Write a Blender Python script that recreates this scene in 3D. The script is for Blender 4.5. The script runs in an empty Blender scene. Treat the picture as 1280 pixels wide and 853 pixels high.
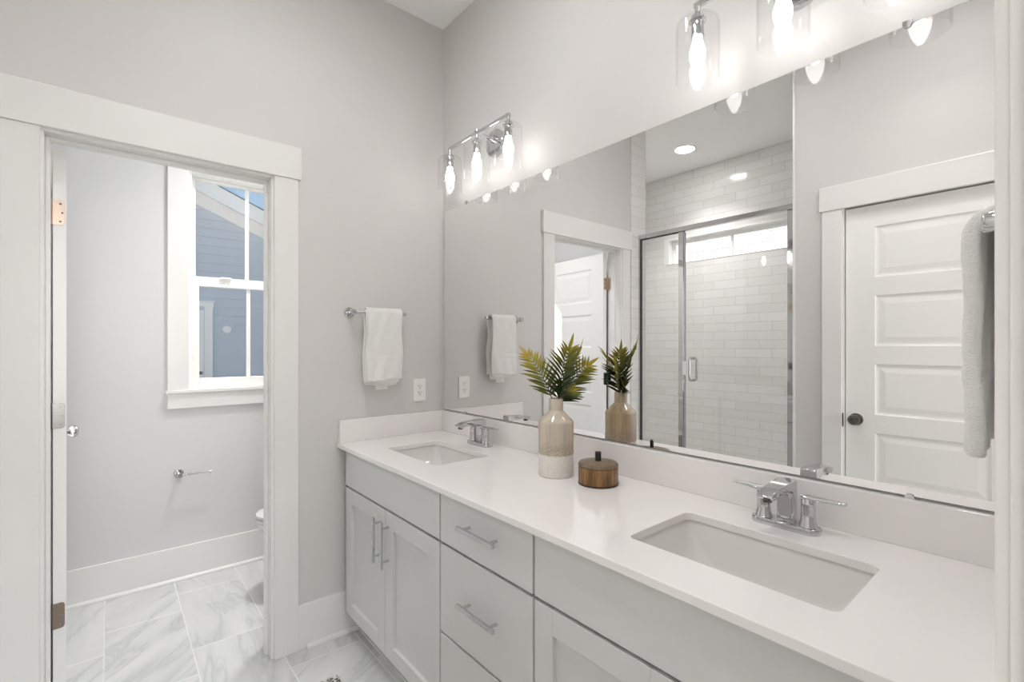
import bpy, bmesh, math, random
from mathutils import Vector, Matrix

random.seed(11)
sc = bpy.context.scene
COL = sc.collection

# ------------------------------------------------------------------ camera
cam_d = bpy.data.cameras.new('camera')
cam_d.sensor_width = 36.0
cam_d.lens = 600.0 / 1280.0 * 36.0
cam_d.shift_y = 6.5 / 1280.0
cam_d.clip_start = 0.02
cam_d.clip_end = 500
cam = bpy.data.objects.new('camera', cam_d)
COL.objects.link(cam)
cam.location = (2.2, -1.365, 1.32)
cam.rotation_euler = (math.radians(90), 0, math.radians(90 - 39.96))
sc.camera = cam

# ------------------------------------------------------------------ colour management, world, sun
sc.view_settings.view_transform = 'Standard'
sc.view_settings.look = 'None'
sc.view_settings.exposure = 0.89
sc.view_settings.gamma = 1.0
sc.view_settings.use_curve_mapping = False
sc.cycles.max_bounces = 18
sc.cycles.diffuse_bounces = 12
sc.cycles.glossy_bounces = 8
sc.cycles.transmission_bounces = 8
sc.cycles.transparent_max_bounces = 24
sc.cycles.use_denoising = True

SKY_STRENGTH = 0.06
SUN_STRENGTH = 6.0
BULB_STRENGTH = 7.2
ROOM_FILL = 76.0
TOILET_FILL = 98.0
SHOWER_LIGHT = 34.0
BEDROOM_FILL = 150.0

world = bpy.data.worlds.new('sky')
sc.world = world
world.use_nodes = True
wn = world.node_tree
wn.nodes.clear()
w_out = wn.nodes.new('ShaderNodeOutputWorld')
w_bg = wn.nodes.new('ShaderNodeBackground')
w_sky = wn.nodes.new('ShaderNodeTexSky')
w_sky.sky_type = 'NISHITA'
w_sky.sun_disc = False
w_sky.sun_elevation = math.radians(29.7)
w_sky.sun_rotation = math.radians(120)
w_sky.altitude = 100
w_sky.air_density = 1.0
w_sky.dust_density = 0.1
w_sky.ozone_density = 1.0
w_bg.inputs['Strength'].default_value = SKY_STRENGTH
wn.links.new(w_sky.outputs[0], w_bg.inputs['Color'])
wn.links.new(w_bg.outputs[0], w_out.inputs['Surface'])

sun_d = bpy.data.lights.new('sun', 'SUN')
sun_d.energy = SUN_STRENGTH
sun_d.angle = math.radians(0.6)
sun_d.color = (1.0, 0.96, 0.90)
sun = bpy.data.objects.new('sun', sun_d)
COL.objects.link(sun)
sun.location = (-10, 8, 12)
sun.rotation_euler = Vector((0.60, -1.05, -0.69)).to_track_quat('-Z', 'Y').to_euler()


# added side fill lamp at an opening in the unseen bedroom wall
BEDROOM_SIDE_FILL = 46.0
bw_d = bpy.data.lights.new('bedroom_fill_lamp', 'AREA')
bw_d.shape = 'RECTANGLE'
bw_d.size = 2.2
bw_d.size_y = 1.9
bw_d.energy = BEDROOM_SIDE_FILL
bw_d.color = (1.0, 0.988, 0.981)
bw = bpy.data.objects.new('bedroom_fill_lamp', bw_d)
COL.objects.link(bw)
bw.location = (4.86, -1.15, 1.55)
bw.rotation_euler = (0, math.radians(90), 0)


# ------------------------------------------------------------------ material helpers
def lin(c):
    return tuple(((v / 255.0) / 12.92) if v / 255.0 <= 0.04045 else (((v / 255.0) + 0.055) / 1.055) ** 2.4 for v in c) + (1.0,)


def new_mat(name):
    m = bpy.data.materials.new(name)
    m.use_nodes = True
    nt = m.node_tree
    nt.nodes.clear()
    out = nt.nodes.new('ShaderNodeOutputMaterial')
    return m, nt, out


def bsdf(nt, out, col, rough=0.5, metal=0.0, coat=0.0, spec=0.5):
    b = nt.nodes.new('ShaderNodeBsdfPrincipled')
    b.inputs['Base Color'].default_value = lin(col) if len(col) == 3 else col
    b.inputs['Roughness'].default_value = rough
    b.inputs['Metallic'].default_value = metal
    b.inputs['Specular IOR Level'].default_value = spec
    if coat:
        b.inputs['Coat Weight'].default_value = coat
        b.inputs['Coat Roughness'].default_value = 0.04
    nt.links.new(b.outputs[0], out.inputs['Surface'])
    return b


def noise(nt, scale, detail=3, rough=0.5, vec=None, dist=0.0):
    n = nt.nodes.new('ShaderNodeTexNoise')
    n.inputs['Scale'].default_value = scale
    n.inputs['Detail'].default_value = detail
    n.inputs['Roughness'].default_value = rough
    n.inputs['Distortion'].default_value = dist
    if vec is not None:
        nt.links.new(vec, n.inputs['Vector'])
    return n


def math_n(nt, op, a, b=None, clamp=False):
    n = nt.nodes.new('ShaderNodeMath')
    n.operation = op
    n.use_clamp = clamp
    for i, v in enumerate((a, b)):
        if v is None:
            continue
        if isinstance(v, (int, float)):
            n.inputs[i].default_value = v
        else:
            nt.links.new(v, n.inputs[i])
    return n.outputs[0]


def ramp(nt, fac, stops):
    r = nt.nodes.new('ShaderNodeValToRGB')
    e = r.color_ramp.elements
    while len(e) < len(stops):
        e.new(0.5)
    for el, (p, c) in zip(e, stops):
        el.position = p
        el.color = lin(c) if len(c) == 3 else c
    nt.links.new(fac, r.inputs['Fac'])
    return r.outputs['Color']


def mixc(nt, fac, a, b):
    n = nt.nodes.new('ShaderNodeMix')
    n.data_type = 'RGBA'
    if isinstance(fac, (int, float)):
        n.inputs[0].default_value = fac
    else:
        nt.links.new(fac, n.inputs[0])
    for i, v in ((6, a), (7, b)):
        if isinstance(v, tuple):
            n.inputs[i].default_value = lin(v) if len(v) == 3 else v
        else:
            nt.links.new(v, n.inputs[i])
    return n.outputs[2]


def bump(nt, b, height, strength=0.1, dist=0.002):
    n = nt.nodes.new('ShaderNodeBump')
    n.inputs['Strength'].default_value = strength
    n.inputs['Distance'].default_value = dist
    nt.links.new(height, n.inputs['Height'])
    nt.links.new(n.outputs[0], b.inputs['Normal'])


def pos_node(nt):
    g = nt.nodes.new('ShaderNodeNewGeometry')
    return g


def obj_coord(nt):
    return nt.nodes.new('ShaderNodeTexCoord').outputs['Object']


def paint(name, col, rough, tex=0.0, scale=260):
    m, nt, out = new_mat(name)
    b = bsdf(nt, out, col, rough)
    g = pos_node(nt)
    n2 = noise(nt, 1.7, 2, 0.5, g.outputs['Position'])
    c2 = tuple(min(255, int(v * 0.985)) for v in col)
    nt.links.new(mixc(nt, n2.outputs['Fac'], col, c2), b.inputs['Base Color'])
    if tex:
        n = noise(nt, scale, 3, 0.6, g.outputs['Position'])
        bump(nt, b, n.outputs['Fac'], tex, 0.0012)
    return m


def metal(name, col, rough, brushed=False):
    m, nt, out = new_mat(name)
    b = bsdf(nt, out, col, rough, 1.0)
    n = noise(nt, 90 if not brushed else 400, 2, 0.5, obj_coord(nt))
    r = nt.nodes.new('ShaderNodeMapRange')
    r.inputs['To Min'].default_value = rough * 0.85
    r.inputs['To Max'].default_value = rough * 1.2
    nt.links.new(n.outputs['Fac'], r.inputs['Value'])
    nt.links.new(r.outputs[0], b.inputs['Roughness'])
    return m


def clear_glass(name, tint, r0=0.04, extra=0.0, power=5.0):
    m, nt, out = new_mat(name)
    lw = nt.nodes.new('ShaderNodeLayerWeight')
    lw.inputs['Blend'].default_value = 0.5
    p = math_n(nt, 'POWER', lw.outputs['Facing'], power)
    f = math_n(nt, 'ADD', math_n(nt, 'MULTIPLY', p, 1 - r0), r0 + extra, True)
    t = nt.nodes.new('ShaderNodeBsdfTransparent')
    t.inputs['Color'].default_value = (*tint, 1)
    gl = nt.nodes.new('ShaderNodeBsdfGlossy')
    gl.inputs['Roughness'].default_value = 0.0
    mx = nt.nodes.new('ShaderNodeMixShader')
    nt.links.new(f, mx.inputs[0])
    nt.links.new(t.outputs[0], mx.inputs[1])
    nt.links.new(gl.outputs[0], mx.inputs[2])
    nt.links.new(mx.outputs[0], out.inputs['Surface'])
    return m


def emitter(name, col, strength):
    m, nt, out = new_mat(name)
    e = nt.nodes.new('ShaderNodeEmission')
    e.inputs['Color'].default_value = (*col, 1)
    e.inputs['Strength'].default_value = strength
    nt.links.new(e.outputs[0], out.inputs['Surface'])
    return m


def tile_grid(nt, u, v, tw, th, shift, gw):
    """running-bond grid; every course slides by `shift`; returns grout mask, tile id vector, local u, local v"""
    vr = math_n(nt, 'DIVIDE', v, th)
    row = math_n(nt, 'FLOOR', vr)
    fv = math_n(nt, 'SUBTRACT', vr, row)
    u2 = math_n(nt, 'ADD', u, math_n(nt, 'MULTIPLY', row, shift))
    ur = math_n(nt, 'DIVIDE', u2, tw)
    colm = math_n(nt, 'FLOOR', ur)
    fu = math_n(nt, 'SUBTRACT', ur, colm)
    du = math_n(nt, 'MULTIPLY', math_n(nt, 'MINIMUM', fu, math_n(nt, 'SUBTRACT', 1.0, fu)), tw)
    dv = math_n(nt, 'MULTIPLY', math_n(nt, 'MINIMUM', fv, math_n(nt, 'SUBTRACT', 1.0, fv)), th)
    d = math_n(nt, 'MINIMUM', du, dv)
    mr = nt.nodes.new('ShaderNodeMapRange')
    mr.inputs['From Min'].default_value = gw * 0.35
    mr.inputs['From Max'].default_value = gw * 0.75
    mr.inputs['To Min'].default_value = 1.0
    mr.inputs['To Max'].default_value = 0.0
    nt.links.new(d, mr.inputs['Value'])
    idv = nt.nodes.new('ShaderNodeCombineXYZ')
    nt.links.new(colm, idv.inputs[0])
    nt.links.new(row, idv.inputs[1])
    return mr.outputs[0], idv.outputs[0]


def mat_wall_tile():
    m, nt, out = new_mat('white_subway_tile')
    b = bsdf(nt, out, (226, 228, 225), 0.12)
    g = pos_node(nt)
    sp = nt.nodes.new('ShaderNodeSeparateXYZ')
    nt.links.new(g.outputs['Position'], sp.inputs[0])
    sn = nt.nodes.new('ShaderNodeSeparateXYZ')
    nt.links.new(g.outputs['True Normal'], sn.inputs[0])
    ax = math_n(nt, 'GREATER_THAN', math_n(nt, 'ABSOLUTE', sn.outputs[0]), 0.5)
    mu = nt.nodes.new('ShaderNodeMix')
    nt.links.new(ax, mu.inputs[0])
    nt.links.new(sp.outputs[0], mu.inputs[2])
    nt.links.new(sp.outputs[1], mu.inputs[3])
    mask, idv = tile_grid(nt, mu.outputs[0], math_n(nt, 'ADD', sp.outputs[2], 0.02), 0.305, 0.0775, 0.1017, 0.0042)
    wnz = nt.nodes.new('ShaderNodeTexWhiteNoise')
    nt.links.new(idv, wnz.inputs['Vector'])
    tile_c = mixc(nt, wnz.outputs['Value'], (223, 222, 220), (230, 229, 228))
    nt.links.new(mixc(nt, mask, tile_c, (197, 197, 193)), b.inputs['Base Color'])
    nt.links.new(math_n(nt, 'ADD', math_n(nt, 'MULTIPLY', mask, 0.6), 0.1), b.inputs['Roughness'])
    n = noise(nt, 9, 2, 0.5, g.outputs['Position'])
    h = math_n(nt, 'ADD', math_n(nt, 'MULTIPLY', math_n(nt, 'SUBTRACT', 1.0, mask), 1.0), math_n(nt, 'MULTIPLY', n.outputs['Fac'], 0.8))
    bump(nt, b, h, 0.25, 0.0012)
    return m


def mat_floor_marble():
    m, nt, out = new_mat('marble_look_floor_tile')
    b = bsdf(nt, out, (225, 226, 225), 0.22)
    g = pos_node(nt)
    sp = nt.nodes.new('ShaderNodeSeparateXYZ')
    nt.links.new(g.outputs['Position'], sp.inputs[0])
    v = math_n(nt, 'ADD', sp.outputs[1], 1.384 + 0.2945 * 20)
    # course 20 starts at y = -1.384 ; joints there at x = -0.09
    u = math_n(nt, 'ADD', sp.outputs[0], 0.09 + 0.6 * 20 - 20 * 0.2)
    mask, idv = tile_grid(nt, u, v, 0.60, 0.2945, 0.2, 0.0035)
    wnz = nt.nodes.new('ShaderNodeTexWhiteNoise')
    nt.links.new(idv, wnz.inputs['Vector'])
    off = nt.nodes.new('ShaderNodeVectorMath')
    off.operation = 'SCALE'
    nt.links.new(wnz.outputs['Color'], off.inputs[0])
    off.inputs['Scale'].default_value = 17.0
    add = nt.nodes.new('ShaderNodeVectorMath')
    add.operation = 'ADD'
    nt.links.new(g.outputs['Position'], add.inputs[0])
    nt.links.new(off.outputs[0], add.inputs[1])
    rot = nt.nodes.new('ShaderNodeVectorRotate')
    rot.rotation_type = 'Z_AXIS'
    nt.links.new(add.outputs[0], rot.inputs['Vector'])
    nt.links.new(math_n(nt, 'ADD', math_n(nt, 'MULTIPLY', wnz.outputs['Value'], 1.6), -0.4), rot.inputs['Angle'])
    mp = nt.nodes.new('ShaderNodeMapping')
    mp.inputs['Scale'].default_value = (1.0, 4.2, 1.0)
    nt.links.new(rot.outputs[0], mp.inputs['Vector'])
    n1 = noise(nt, 1.5, 6, 0.58, mp.outputs[0], 0.5)
    vein = math_n(nt, 'ABSOLUTE', math_n(nt, 'SUBTRACT', n1.outputs['Fac'], 0.5))
    vc = ramp(nt, vein, [(0.0, (205, 207, 208)), (0.012, (214, 216, 216)), (0.05, (224, 225, 225)), (0.2, (229, 229, 229))])
    n2 = noise(nt, 1.3, 5, 0.6, mp.outputs[0], 0.6)
    cl = ramp(nt, n2.outputs['Fac'], [(0.35, (218, 218, 218)), (0.62, (238, 238, 238))])
    mul = nt.nodes.new('ShaderNodeMix')
    mul.data_type = 'RGBA'
    mul.blend_type = 'MULTIPLY'
    mul.inputs[0].default_value = 0.75
    nt.links.new(vc, mul.inputs[6])
    nt.links.new(cl, mul.inputs[7])
    nt.links.new(mixc(nt, mask, mul.outputs[2], (218, 218, 217)), b.inputs['Base Color'])
    nt.links.new(math_n(nt, 'ADD', math_n(nt, 'MULTIPLY', mask, 0.5), 0.2), b.inputs['Roughness'])
    bump(nt, b, math_n(nt, 'SUBTRACT', 1.0, mask), 0.2, 0.001)
    return m


def mat_quartz():
    m, nt, out = new_mat('white_quartz')
    b = bsdf(nt, out, (238, 235, 231), 0.10)
    g = pos_node(nt)
    n = noise(nt, 6, 4, 0.6, g.outputs['Position'])
    nt.links.new(mixc(nt, n.outputs['Fac'], (234, 231, 230), (229, 226, 225)), b.inputs['Base Color'])
    return m


def mat_vase():
    m, nt, out = new_mat('two_tone_ceramic')
    b = bsdf(nt, out, (200, 185, 165), 0.2)
    oc = obj_coord(nt)
    sp = nt.nodes.new('ShaderNodeSeparateXYZ')
    nt.links.new(oc, sp.inputs[0])
    mp = nt.nodes.new('ShaderNodeMapping')
    mp.inputs['Scale'].default_value = (60, 60, 3)
    nt.links.new(oc, mp.inputs['Vector'])
    st = noise(nt, 1.0, 4, 0.6, mp.outputs[0])
    glaze = ramp(nt, st.outputs['Fac'], [(0.3, (166, 152, 136)), (0.5, (190, 178, 163)), (0.72, (206, 195, 180))])
    back = nt.nodes.new('ShaderNodeMapRange')
    back.inputs['From Min'].default_value = -0.01
    back.inputs['From Max'].default_value = 0.05
    nt.links.new(math_n(nt, 'ADD', sp.outputs[1], math_n(nt, 'MULTIPLY', math_n(nt, 'SUBTRACT', st.outputs['Fac'], 0.5), 0.03)), back.inputs['Value'])
    glaze = mixc(nt, math_n(nt, 'MULTIPLY', back.outputs[0], 0.75), glaze, ramp(nt, st.outputs['Fac'], [(0.3, (168, 140, 100)), (0.7, (206, 180, 138))]))
    fine = noise(nt, 160, 3, 0.7, oc)
    speck = noise(nt, 330, 2, 0.5, oc)
    body = ramp(nt, speck.outputs['Fac'], [(0.3, (196, 190, 182)), (0.45, (222, 218, 212)), (0.7, (232, 229, 224))])
    edge = math_n(nt, 'ADD', sp.outputs[2], math_n(nt, 'MULTIPLY', math_n(nt, 'SUBTRACT', fine.outputs['Fac'], 0.5), 0.02))
    mr = nt.nodes.new('ShaderNodeMapRange')
    mr.inputs['From Min'].default_value = 0.073
    mr.inputs['From Max'].default_value = 0.077
    nt.links.new(edge, mr.inputs['Value'])
    # darker crackled band where the glaze runs out
    band = nt.nodes.new('ShaderNodeMapRange')
    band.inputs['From Min'].default_value = 0.115
    band.inputs['From Max'].default_value = 0.085
    nt.links.new(math_n(nt, 'ADD', sp.outputs[2], math_n(nt, 'MULTIPLY', st.outputs['Fac'], -0.02)), band.inputs['Value'])
    crk = ramp(nt, fine.outputs['Fac'], [(0.35, (128, 116, 98)), (0.6, (190, 178, 160))])
    gl2 = mixc(nt, math_n(nt, 'MULTIPLY', band.outputs[0], 0.6), glaze, crk)
    nt.links.new(mixc(nt, mr.outputs[0], body, gl2), b.inputs['Base Color'])
    nt.links.new(math_n(nt, 'SUBTRACT', 0.6, math_n(nt, 'MULTIPLY', mr.outputs[0], 0.48)), b.inputs['Roughness'])
    return m


def mat_wood(name, a, c, d):
    m, nt, out = new_mat(name)
    b = bsdf(nt, out, a, 0.42)
    oc = obj_coord(nt)
    mp = nt.nodes.new('ShaderNodeMapping')
    mp.inputs['Scale'].default_value = (55, 55, 5)
    nt.links.new(oc, mp.inputs['Vector'])
    n = noise(nt, 1.0, 6, 0.65, mp.outputs[0], 0.4)
    n2 = noise(nt, 14, 3, 0.5, oc)
    c1 = ramp(nt, n.outputs['Fac'], [(0.28, a), (0.5, c), (0.72, d)])
    nt.links.new(mixc(nt, math_n(nt, 'MULTIPLY', n2.outputs['Fac'], 0.45), c1, a), b.inputs['Base Color'])
    bump(nt, b, n.outputs['Fac'], 0.2, 0.001)
    return m


def mat_leaf():
    m, nt, out = new_mat('fern_leaf')
    b = bsdf(nt, out, (70, 80, 25), 0.4)
    at = nt.nodes.new('ShaderNodeAttribute')
    at.attribute_name = 'age'
    n = noise(nt, 70, 2, 0.5, obj_coord(nt))
    f = math_n(nt, 'ADD', at.outputs['Fac'], math_n(nt, 'MULTIPLY', math_n(nt, 'SUBTRACT', n.outputs['Fac'], 0.5), 0.25))
    nt.links.new(ramp(nt, f, [(0.0, (38, 52, 24)), (0.3, (66, 84, 32)), (0.55, (128, 126, 34)), (0.8, (172, 156, 44)), (1.0, (184, 150, 48))]), b.inputs['Base Color'])
    tr = nt.nodes.new('ShaderNodeBsdfTranslucent')
    tr.inputs['Color'].default_value = lin((120, 130, 40))
    mx = nt.nodes.new('ShaderNodeMixShader')
    mx.inputs[0].default_value = 0.18
    nt.links.new(b.outputs[0], mx.inputs[1])
    nt.links.new(tr.outputs[0], mx.inputs[2])
    nt.links.new(mx.outputs[0], out.inputs['Surface'])
    return m


def mat_towel():
    m, nt, out = new_mat('white_terry')
    b = bsdf(nt, out, (244, 243, 240), 0.95, spec=0.1)
    b.inputs['Sheen Weight'].default_value = 0.3
    n = noise(nt, 420, 3, 0.7, obj_coord(nt))
    nt.links.new(mixc(nt, n.outputs['Fac'], (238, 237, 234), (248, 247, 245)), b.inputs['Base Color'])
    bump(nt, b, n.outputs['Fac'], 0.9, 0.004)
    return m


def mat_rug():
    m, nt, out = new_mat('woven_rug')
    b = bsdf(nt, out, (200, 198, 192), 0.95, spec=0.05)
    oc = obj_coord(nt)
    n = noise(nt, 85, 3, 0.7, oc)
    nt.links.new(ramp(nt, n.outputs['Fac'], [(0.38, (38, 38, 36)), (0.48, (150, 148, 142)), (0.6, (226, 224, 218))]), b.inputs['Base Color'])
    bump(nt, b, n.outputs['Fac'], 1.0, 0.006)
    return m


def mat_noise_two(name, a, c, scale, rough):
    m, nt, out = new_mat(name)
    b = bsdf(nt, out, a, rough)
    g = pos_node(nt)
    n = noise(nt, scale, 4, 0.6, g.outputs['Position'])
    nt.links.new(mixc(nt, n.outputs['Fac'], a, c), b.inputs['Base Color'])
    return m


M = {}
M['wall'] = paint('greige_wall_paint', (210, 208, 206), 0.55, 0.06)
M['wall_cool'] = paint('pale_wall_paint', (213, 213, 213), 0.55, 0.06)
M['ceiling'] = paint('ceiling_paint', (244, 244, 243), 0.8, 0.05)
M['trim'] = paint('white_trim_paint', (228, 227, 225), 0.3)
M['door'] = paint('white_door_paint', (236, 236, 234), 0.32)
M['cabinet'] = paint('light_grey_cabinet_paint', (209, 209, 208), 0.34)
M['carcass'] = paint('gap_shade_carcass', (44, 43, 42), 0.8)  # shade in the gaps between fronts, put into a near-black carcass colour
M['quartz'] = mat_quartz()
M['china'] = paint('white_china', (222, 220, 218), 0.08)
M['chrome'] = metal('polished_chrome', (208, 208, 209), 0.05)
M['nickel'] = metal('satin_nickel', (120, 119, 118), 0.22)
M['dull_nickel'] = metal('dull_nickel', (128, 116, 106), 0.38, True)
M['pull'] = metal('brushed_pull_metal', (206, 208, 212), 0.25)
M['bronze'] = metal('copper_toned_hinge', (202, 184, 170), 0.34, True)
M['dark_metal'] = metal('dark_knob_metal', (112, 108, 103), 0.2, True)
M['mirror'] = metal('mirror_silver', (243, 242, 242), 0.0)
M['mirror'].node_tree.nodes['Principled BSDF'].inputs['Roughness'].default_value = 0.0
for l in list(M['mirror'].node_tree.links):
    if l.to_socket.name == 'Roughness':
        M['mirror'].node_tree.links.remove(l)
M['mirror_edge'] = paint('mirror_edge', (92, 98, 96), 0.3)
M['tile'] = mat_wall_tile()
M['marble'] = mat_floor_marble()
M['pan'] = paint('white_shower_pan', (228, 228, 226), 0.3)
M['glass'] = clear_glass('shower_glass', (0.982, 0.985, 0.983), 0.045)
M['shade'] = clear_glass('lamp_glass', (0.992, 0.992, 0.992), 0.03, 0.0, 8.0)
M['pane'] = clear_glass('window_glass', (0.97, 0.985, 0.98), 0.04)
M['vinyl'] = paint('white_vinyl', (240, 240, 238), 0.35)
M['bulb'] = emitter('bulb_glow', (1.0, 0.975, 0.955), BULB_STRENGTH)
M['fill_room'] = emitter('room_fill_lens', (1.0, 0.988, 0.981), ROOM_FILL)
M['fill_entry'] = emitter('entry_fill_lens', (1.0, 0.988, 0.981), ROOM_FILL * 0.45)
M['fill_toilet'] = emitter('toilet_fill_lens', (0.95, 0.98, 1.0), TOILET_FILL)
M['shower_lens'] = emitter('shower_downlight_lens', (1.0, 0.985, 0.97), SHOWER_LIGHT)
M['fill_bedroom'] = emitter('bedroom_fill_lens', (1.0, 0.988, 0.975), BEDROOM_FILL)
M['vase'] = mat_vase()
M['wood'] = mat_wood('stained_wood', (38, 25, 14), (128, 90, 48), (192, 148, 86))
M['wood_lid'] = mat_wood('stained_wood_lid', (84, 70, 54), (120, 102, 80), (142, 124, 98))
M['rim'] = paint('dark_wood_rim', (58, 42, 28), 0.4)
M['leather'] = paint('dark_leather', (34, 24, 19), 0.5)
M['leaf'] = mat_leaf()
M['stem'] = paint('fern_stem', (58, 48, 26), 0.5)
M['towel'] = mat_towel()
M['rug'] = mat_rug()
M['plate'] = paint('white_plastic', (240, 239, 236), 0.3)
M['slot'] = paint('dark_slot', (40, 40, 40), 0.6)
M['siding'] = paint('blue_grey_siding', (196, 203, 214), 0.7, 0.1, 60)
M['siding_white'] = paint('white_siding', (236, 238, 240), 0.7, 0.1, 60)
M['fascia'] = paint('white_fascia', (240, 238, 238), 0.6)
M['shingle'] = mat_noise_two('dark_shingle', (42, 42, 46), (66, 66, 70), 30, 0.9)
M['lawn'] = mat_noise_two('concrete_drive', (150, 147, 141), (168, 165, 159), 3, 0.9)
M['carpet'] = mat_noise_two('bedroom_carpet', (196, 190, 180), (206, 200, 190), 200, 0.95)
M['caulk'] = paint('pale_caulk', (206, 204, 200), 0.6)


# ------------------------------------------------------------------ mesh helpers
def BM():
    return bmesh.new()


def box(bm, x0, x1, y0, y1, z0, z1):
    x0, x1 = min(x0, x1), max(x0, x1)
    y0, y1 = min(y0, y1), max(y0, y1)
    z0, z1 = min(z0, z1), max(z0, z1)
    v = [bm.verts.new(p) for p in ((x0, y0, z0), (x1, y0, z0), (x1, y1, z0), (x0, y1, z0), (x0, y0, z1), (x1, y0, z1), (x1, y1, z1), (x0, y1, z1))]
    for f in ((0, 3, 2, 1), (4, 5, 6, 7), (0, 1, 5, 4), (1, 2, 6, 5), (2, 3, 7, 6), (3, 0, 4, 7)):
        bm.faces.new([v[i] for i in f])


def lathe(bm, prof, seg=40, c=(0, 0, 0), axis='Z', close=False):
    """prof: list of (radius, height)"""
    rings = []
    for r, h in prof:
        ring = []
        if r <= 1e-6:
            p = {'Z': (0, 0, h), 'X': (h, 0, 0), 'Y': (0, h, 0)}[axis]
            ring = [bm.verts.new((c[0] + p[0], c[1] + p[1], c[2] + p[2]))]
        else:
            for i in range(seg):
                a = 2 * math.pi * i / seg
                ca, sa = r * math.cos(a), r * math.sin(a)
                p = {'Z': (ca, sa, h), 'X': (h, ca, sa), 'Y': (sa, h, ca)}[axis]
                ring.append(bm.verts.new((c[0] + p[0], c[1] + p[1], c[2] + p[2])))
        rings.append(ring)
    pairs = list(zip(rings[:-1], rings[1:]))
    if close:
        pairs.append((rings[-1], rings[0]))
    for a, b in pairs:
        if len(a) == 1 and len(b) == 1:
            continue
        for i in range(seg):
            j = (i + 1) % seg
            if len(a) == 1:
                bm.faces.new((a[0], b[j], b[i]))
            elif len(b) == 1:
                bm.faces.new((a[i], a[j], b[0]))
            else:
                bm.faces.new((a[i], a[j], b[j], b[i]))


def sweep(bm, pts, rad, seg=12, caps=True):
    """round tube through pts; rad a number or a list"""
    pts = [Vector(p) for p in pts]
    n = len(pts)
    rads = rad if isinstance(rad, (list, tuple)) else [rad] * n
    up = None
    rings = []
    for i, p in enumerate(pts):
        if i == 0:
            t = (pts[1] - pts[0]).normalized()
        elif i == n - 1:
            t = (pts[-1] - pts[-2]).normalized()
        else:
            t = ((pts[i] - pts[i - 1]).normalized() + (pts[i + 1] - pts[i]).normalized()).normalized()
        if up is None:
            up = t.orthogonal().normalized()
        up = (up - t * up.dot(t)).normalized()
        s = t.cross(up)
        rings.append([bm.verts.new(p + up * (rads[i] * math.cos(2 * math.pi * k / seg)) + s * (rads[i] * math.sin(2 * math.pi * k / seg))) for k in range(seg)])
    for a, b in zip(rings[:-1], rings[1:]):
        for k in range(seg):
            j = (k + 1) % seg
            bm.faces.new((a[k], a[j], b[j], b[k]))
    if caps:
        bm.faces.new(list(reversed(rings[0])))
        bm.faces.new(rings[-1])


def prism(bm, poly, axis, a, b):
    """extrude a 2D polygon along an axis. axis X: poly=(y,z); Y: (x,z); Z: (x,y)"""
    def P(q, h):
        return {'X': (h, q[0], q[1]), 'Y': (q[0], h, q[1]), 'Z': (q[0], q[1], h)}[axis]
    v0 = [bm.verts.new(P(q, a)) for q in poly]
    v1 = [bm.verts.new(P(q, b)) for q in poly]
    bm.faces.new(v0)
    bm.faces.new(list(reversed(v1)))
    n = len(poly)
    for i in range(n):
        j = (i + 1) % n
        bm.faces.new((v0[i], v1[i], v1[j], v0[j]))


def rrect(x0, x1, y0, y1, r, seg=6):
    pts = []
    for cx, cy, a0 in ((x1 - r, y1 - r, 0), (x0 + r, y1 - r, 90), (x0 + r, y0 + r, 180), (x1 - r, y0 + r, 270)):
        for i in range(seg + 1):
            a = math.radians(a0 + 90.0 * i / seg)
            pts.append((cx + r * math.cos(a), cy + r * math.sin(a)))
    return pts


def loft(bm, rings, cap0=False, cap1=True):
    R = [[bm.verts.new(p) for p in r] for r in rings]
    for a, b in zip(R[:-1], R[1:]):
        n = len(a)
        for i in range(n):
            j = (i + 1) % n
            bm.faces.new((a[i], a[j], b[j], b[i]))
    if cap0:
        bm.faces.new(list(reversed(R[0])))
    if cap1:
        bm.faces.new(R[-1])


def obj(name, bm, mat, parent=None, bevel=0.0, smooth=False, seg=2, angle=30):
    if parent is not None:
        root = parent
        while root.parent is not None:
            root = root.parent
        if root.get('_world'):
            bmesh.ops.translate(bm, verts=bm.verts, vec=-root.location)
    bmesh.ops.recalc_face_normals(bm, faces=bm.faces)
    me = bpy.data.meshes.new(name)
    bm.to_mesh(me)
    bm.free()
    me.materials.append(mat)
    o = bpy.data.objects.new(name, me)
    COL.objects.link(o)
    if parent is not None:
        o.parent = parent
    if bevel:
        md = o.modifiers.new('edge', 'BEVEL')
        md.width = bevel
        md.segments = seg
        md.limit_method = 'ANGLE'
        md.angle_limit = math.radians(angle)
        md.harden_normals = False
    if smooth:
        for p in me.polygons:
            p.use_smooth = True
        try:
            me.set_sharp_from_angle(angle=math.radians(38))
        except Exception:
            pass
    return o


def tag(o, label, cat, group=None, kind=None):
    o['label'] = label
    o['category'] = cat
    if group:
        o['group'] = group
    if kind:
        o['kind'] = kind
    return o


def thing(name, label, cat, loc=(0, 0, 0), group=None, kind=None, world=True):
    o = bpy.data.objects.new(name, None)
    o.empty_display_size = 0.05
    COL.objects.link(o)
    o.location = loc
    if world:
        o['_world'] = 1
    return tag(o, label, cat, group, kind)


def struct(name, bm, mat, label, cat, bevel=0.0):
    return tag(obj(name, bm, mat, None, bevel), label, cat, None, 'structure')


def copy_tree(o, parent=None):
    c = o.copy()
    COL.objects.link(c)
    if parent is not None:
        c.parent = parent
    for ch in list(o.children):
        copy_tree(ch, c)
    return c


# ------------------------------------------------------------------ main dimensions
H = 3.01            # ceiling height
XR = 2.185          # right wall
YF = -1.65          # wall opposite the mirror
YP = -1.83          # toilet room / shower partition, shower side
YS = -2.92          # back wall of the shower
XFAR = -1.09        # far wall of the toilet room

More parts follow.
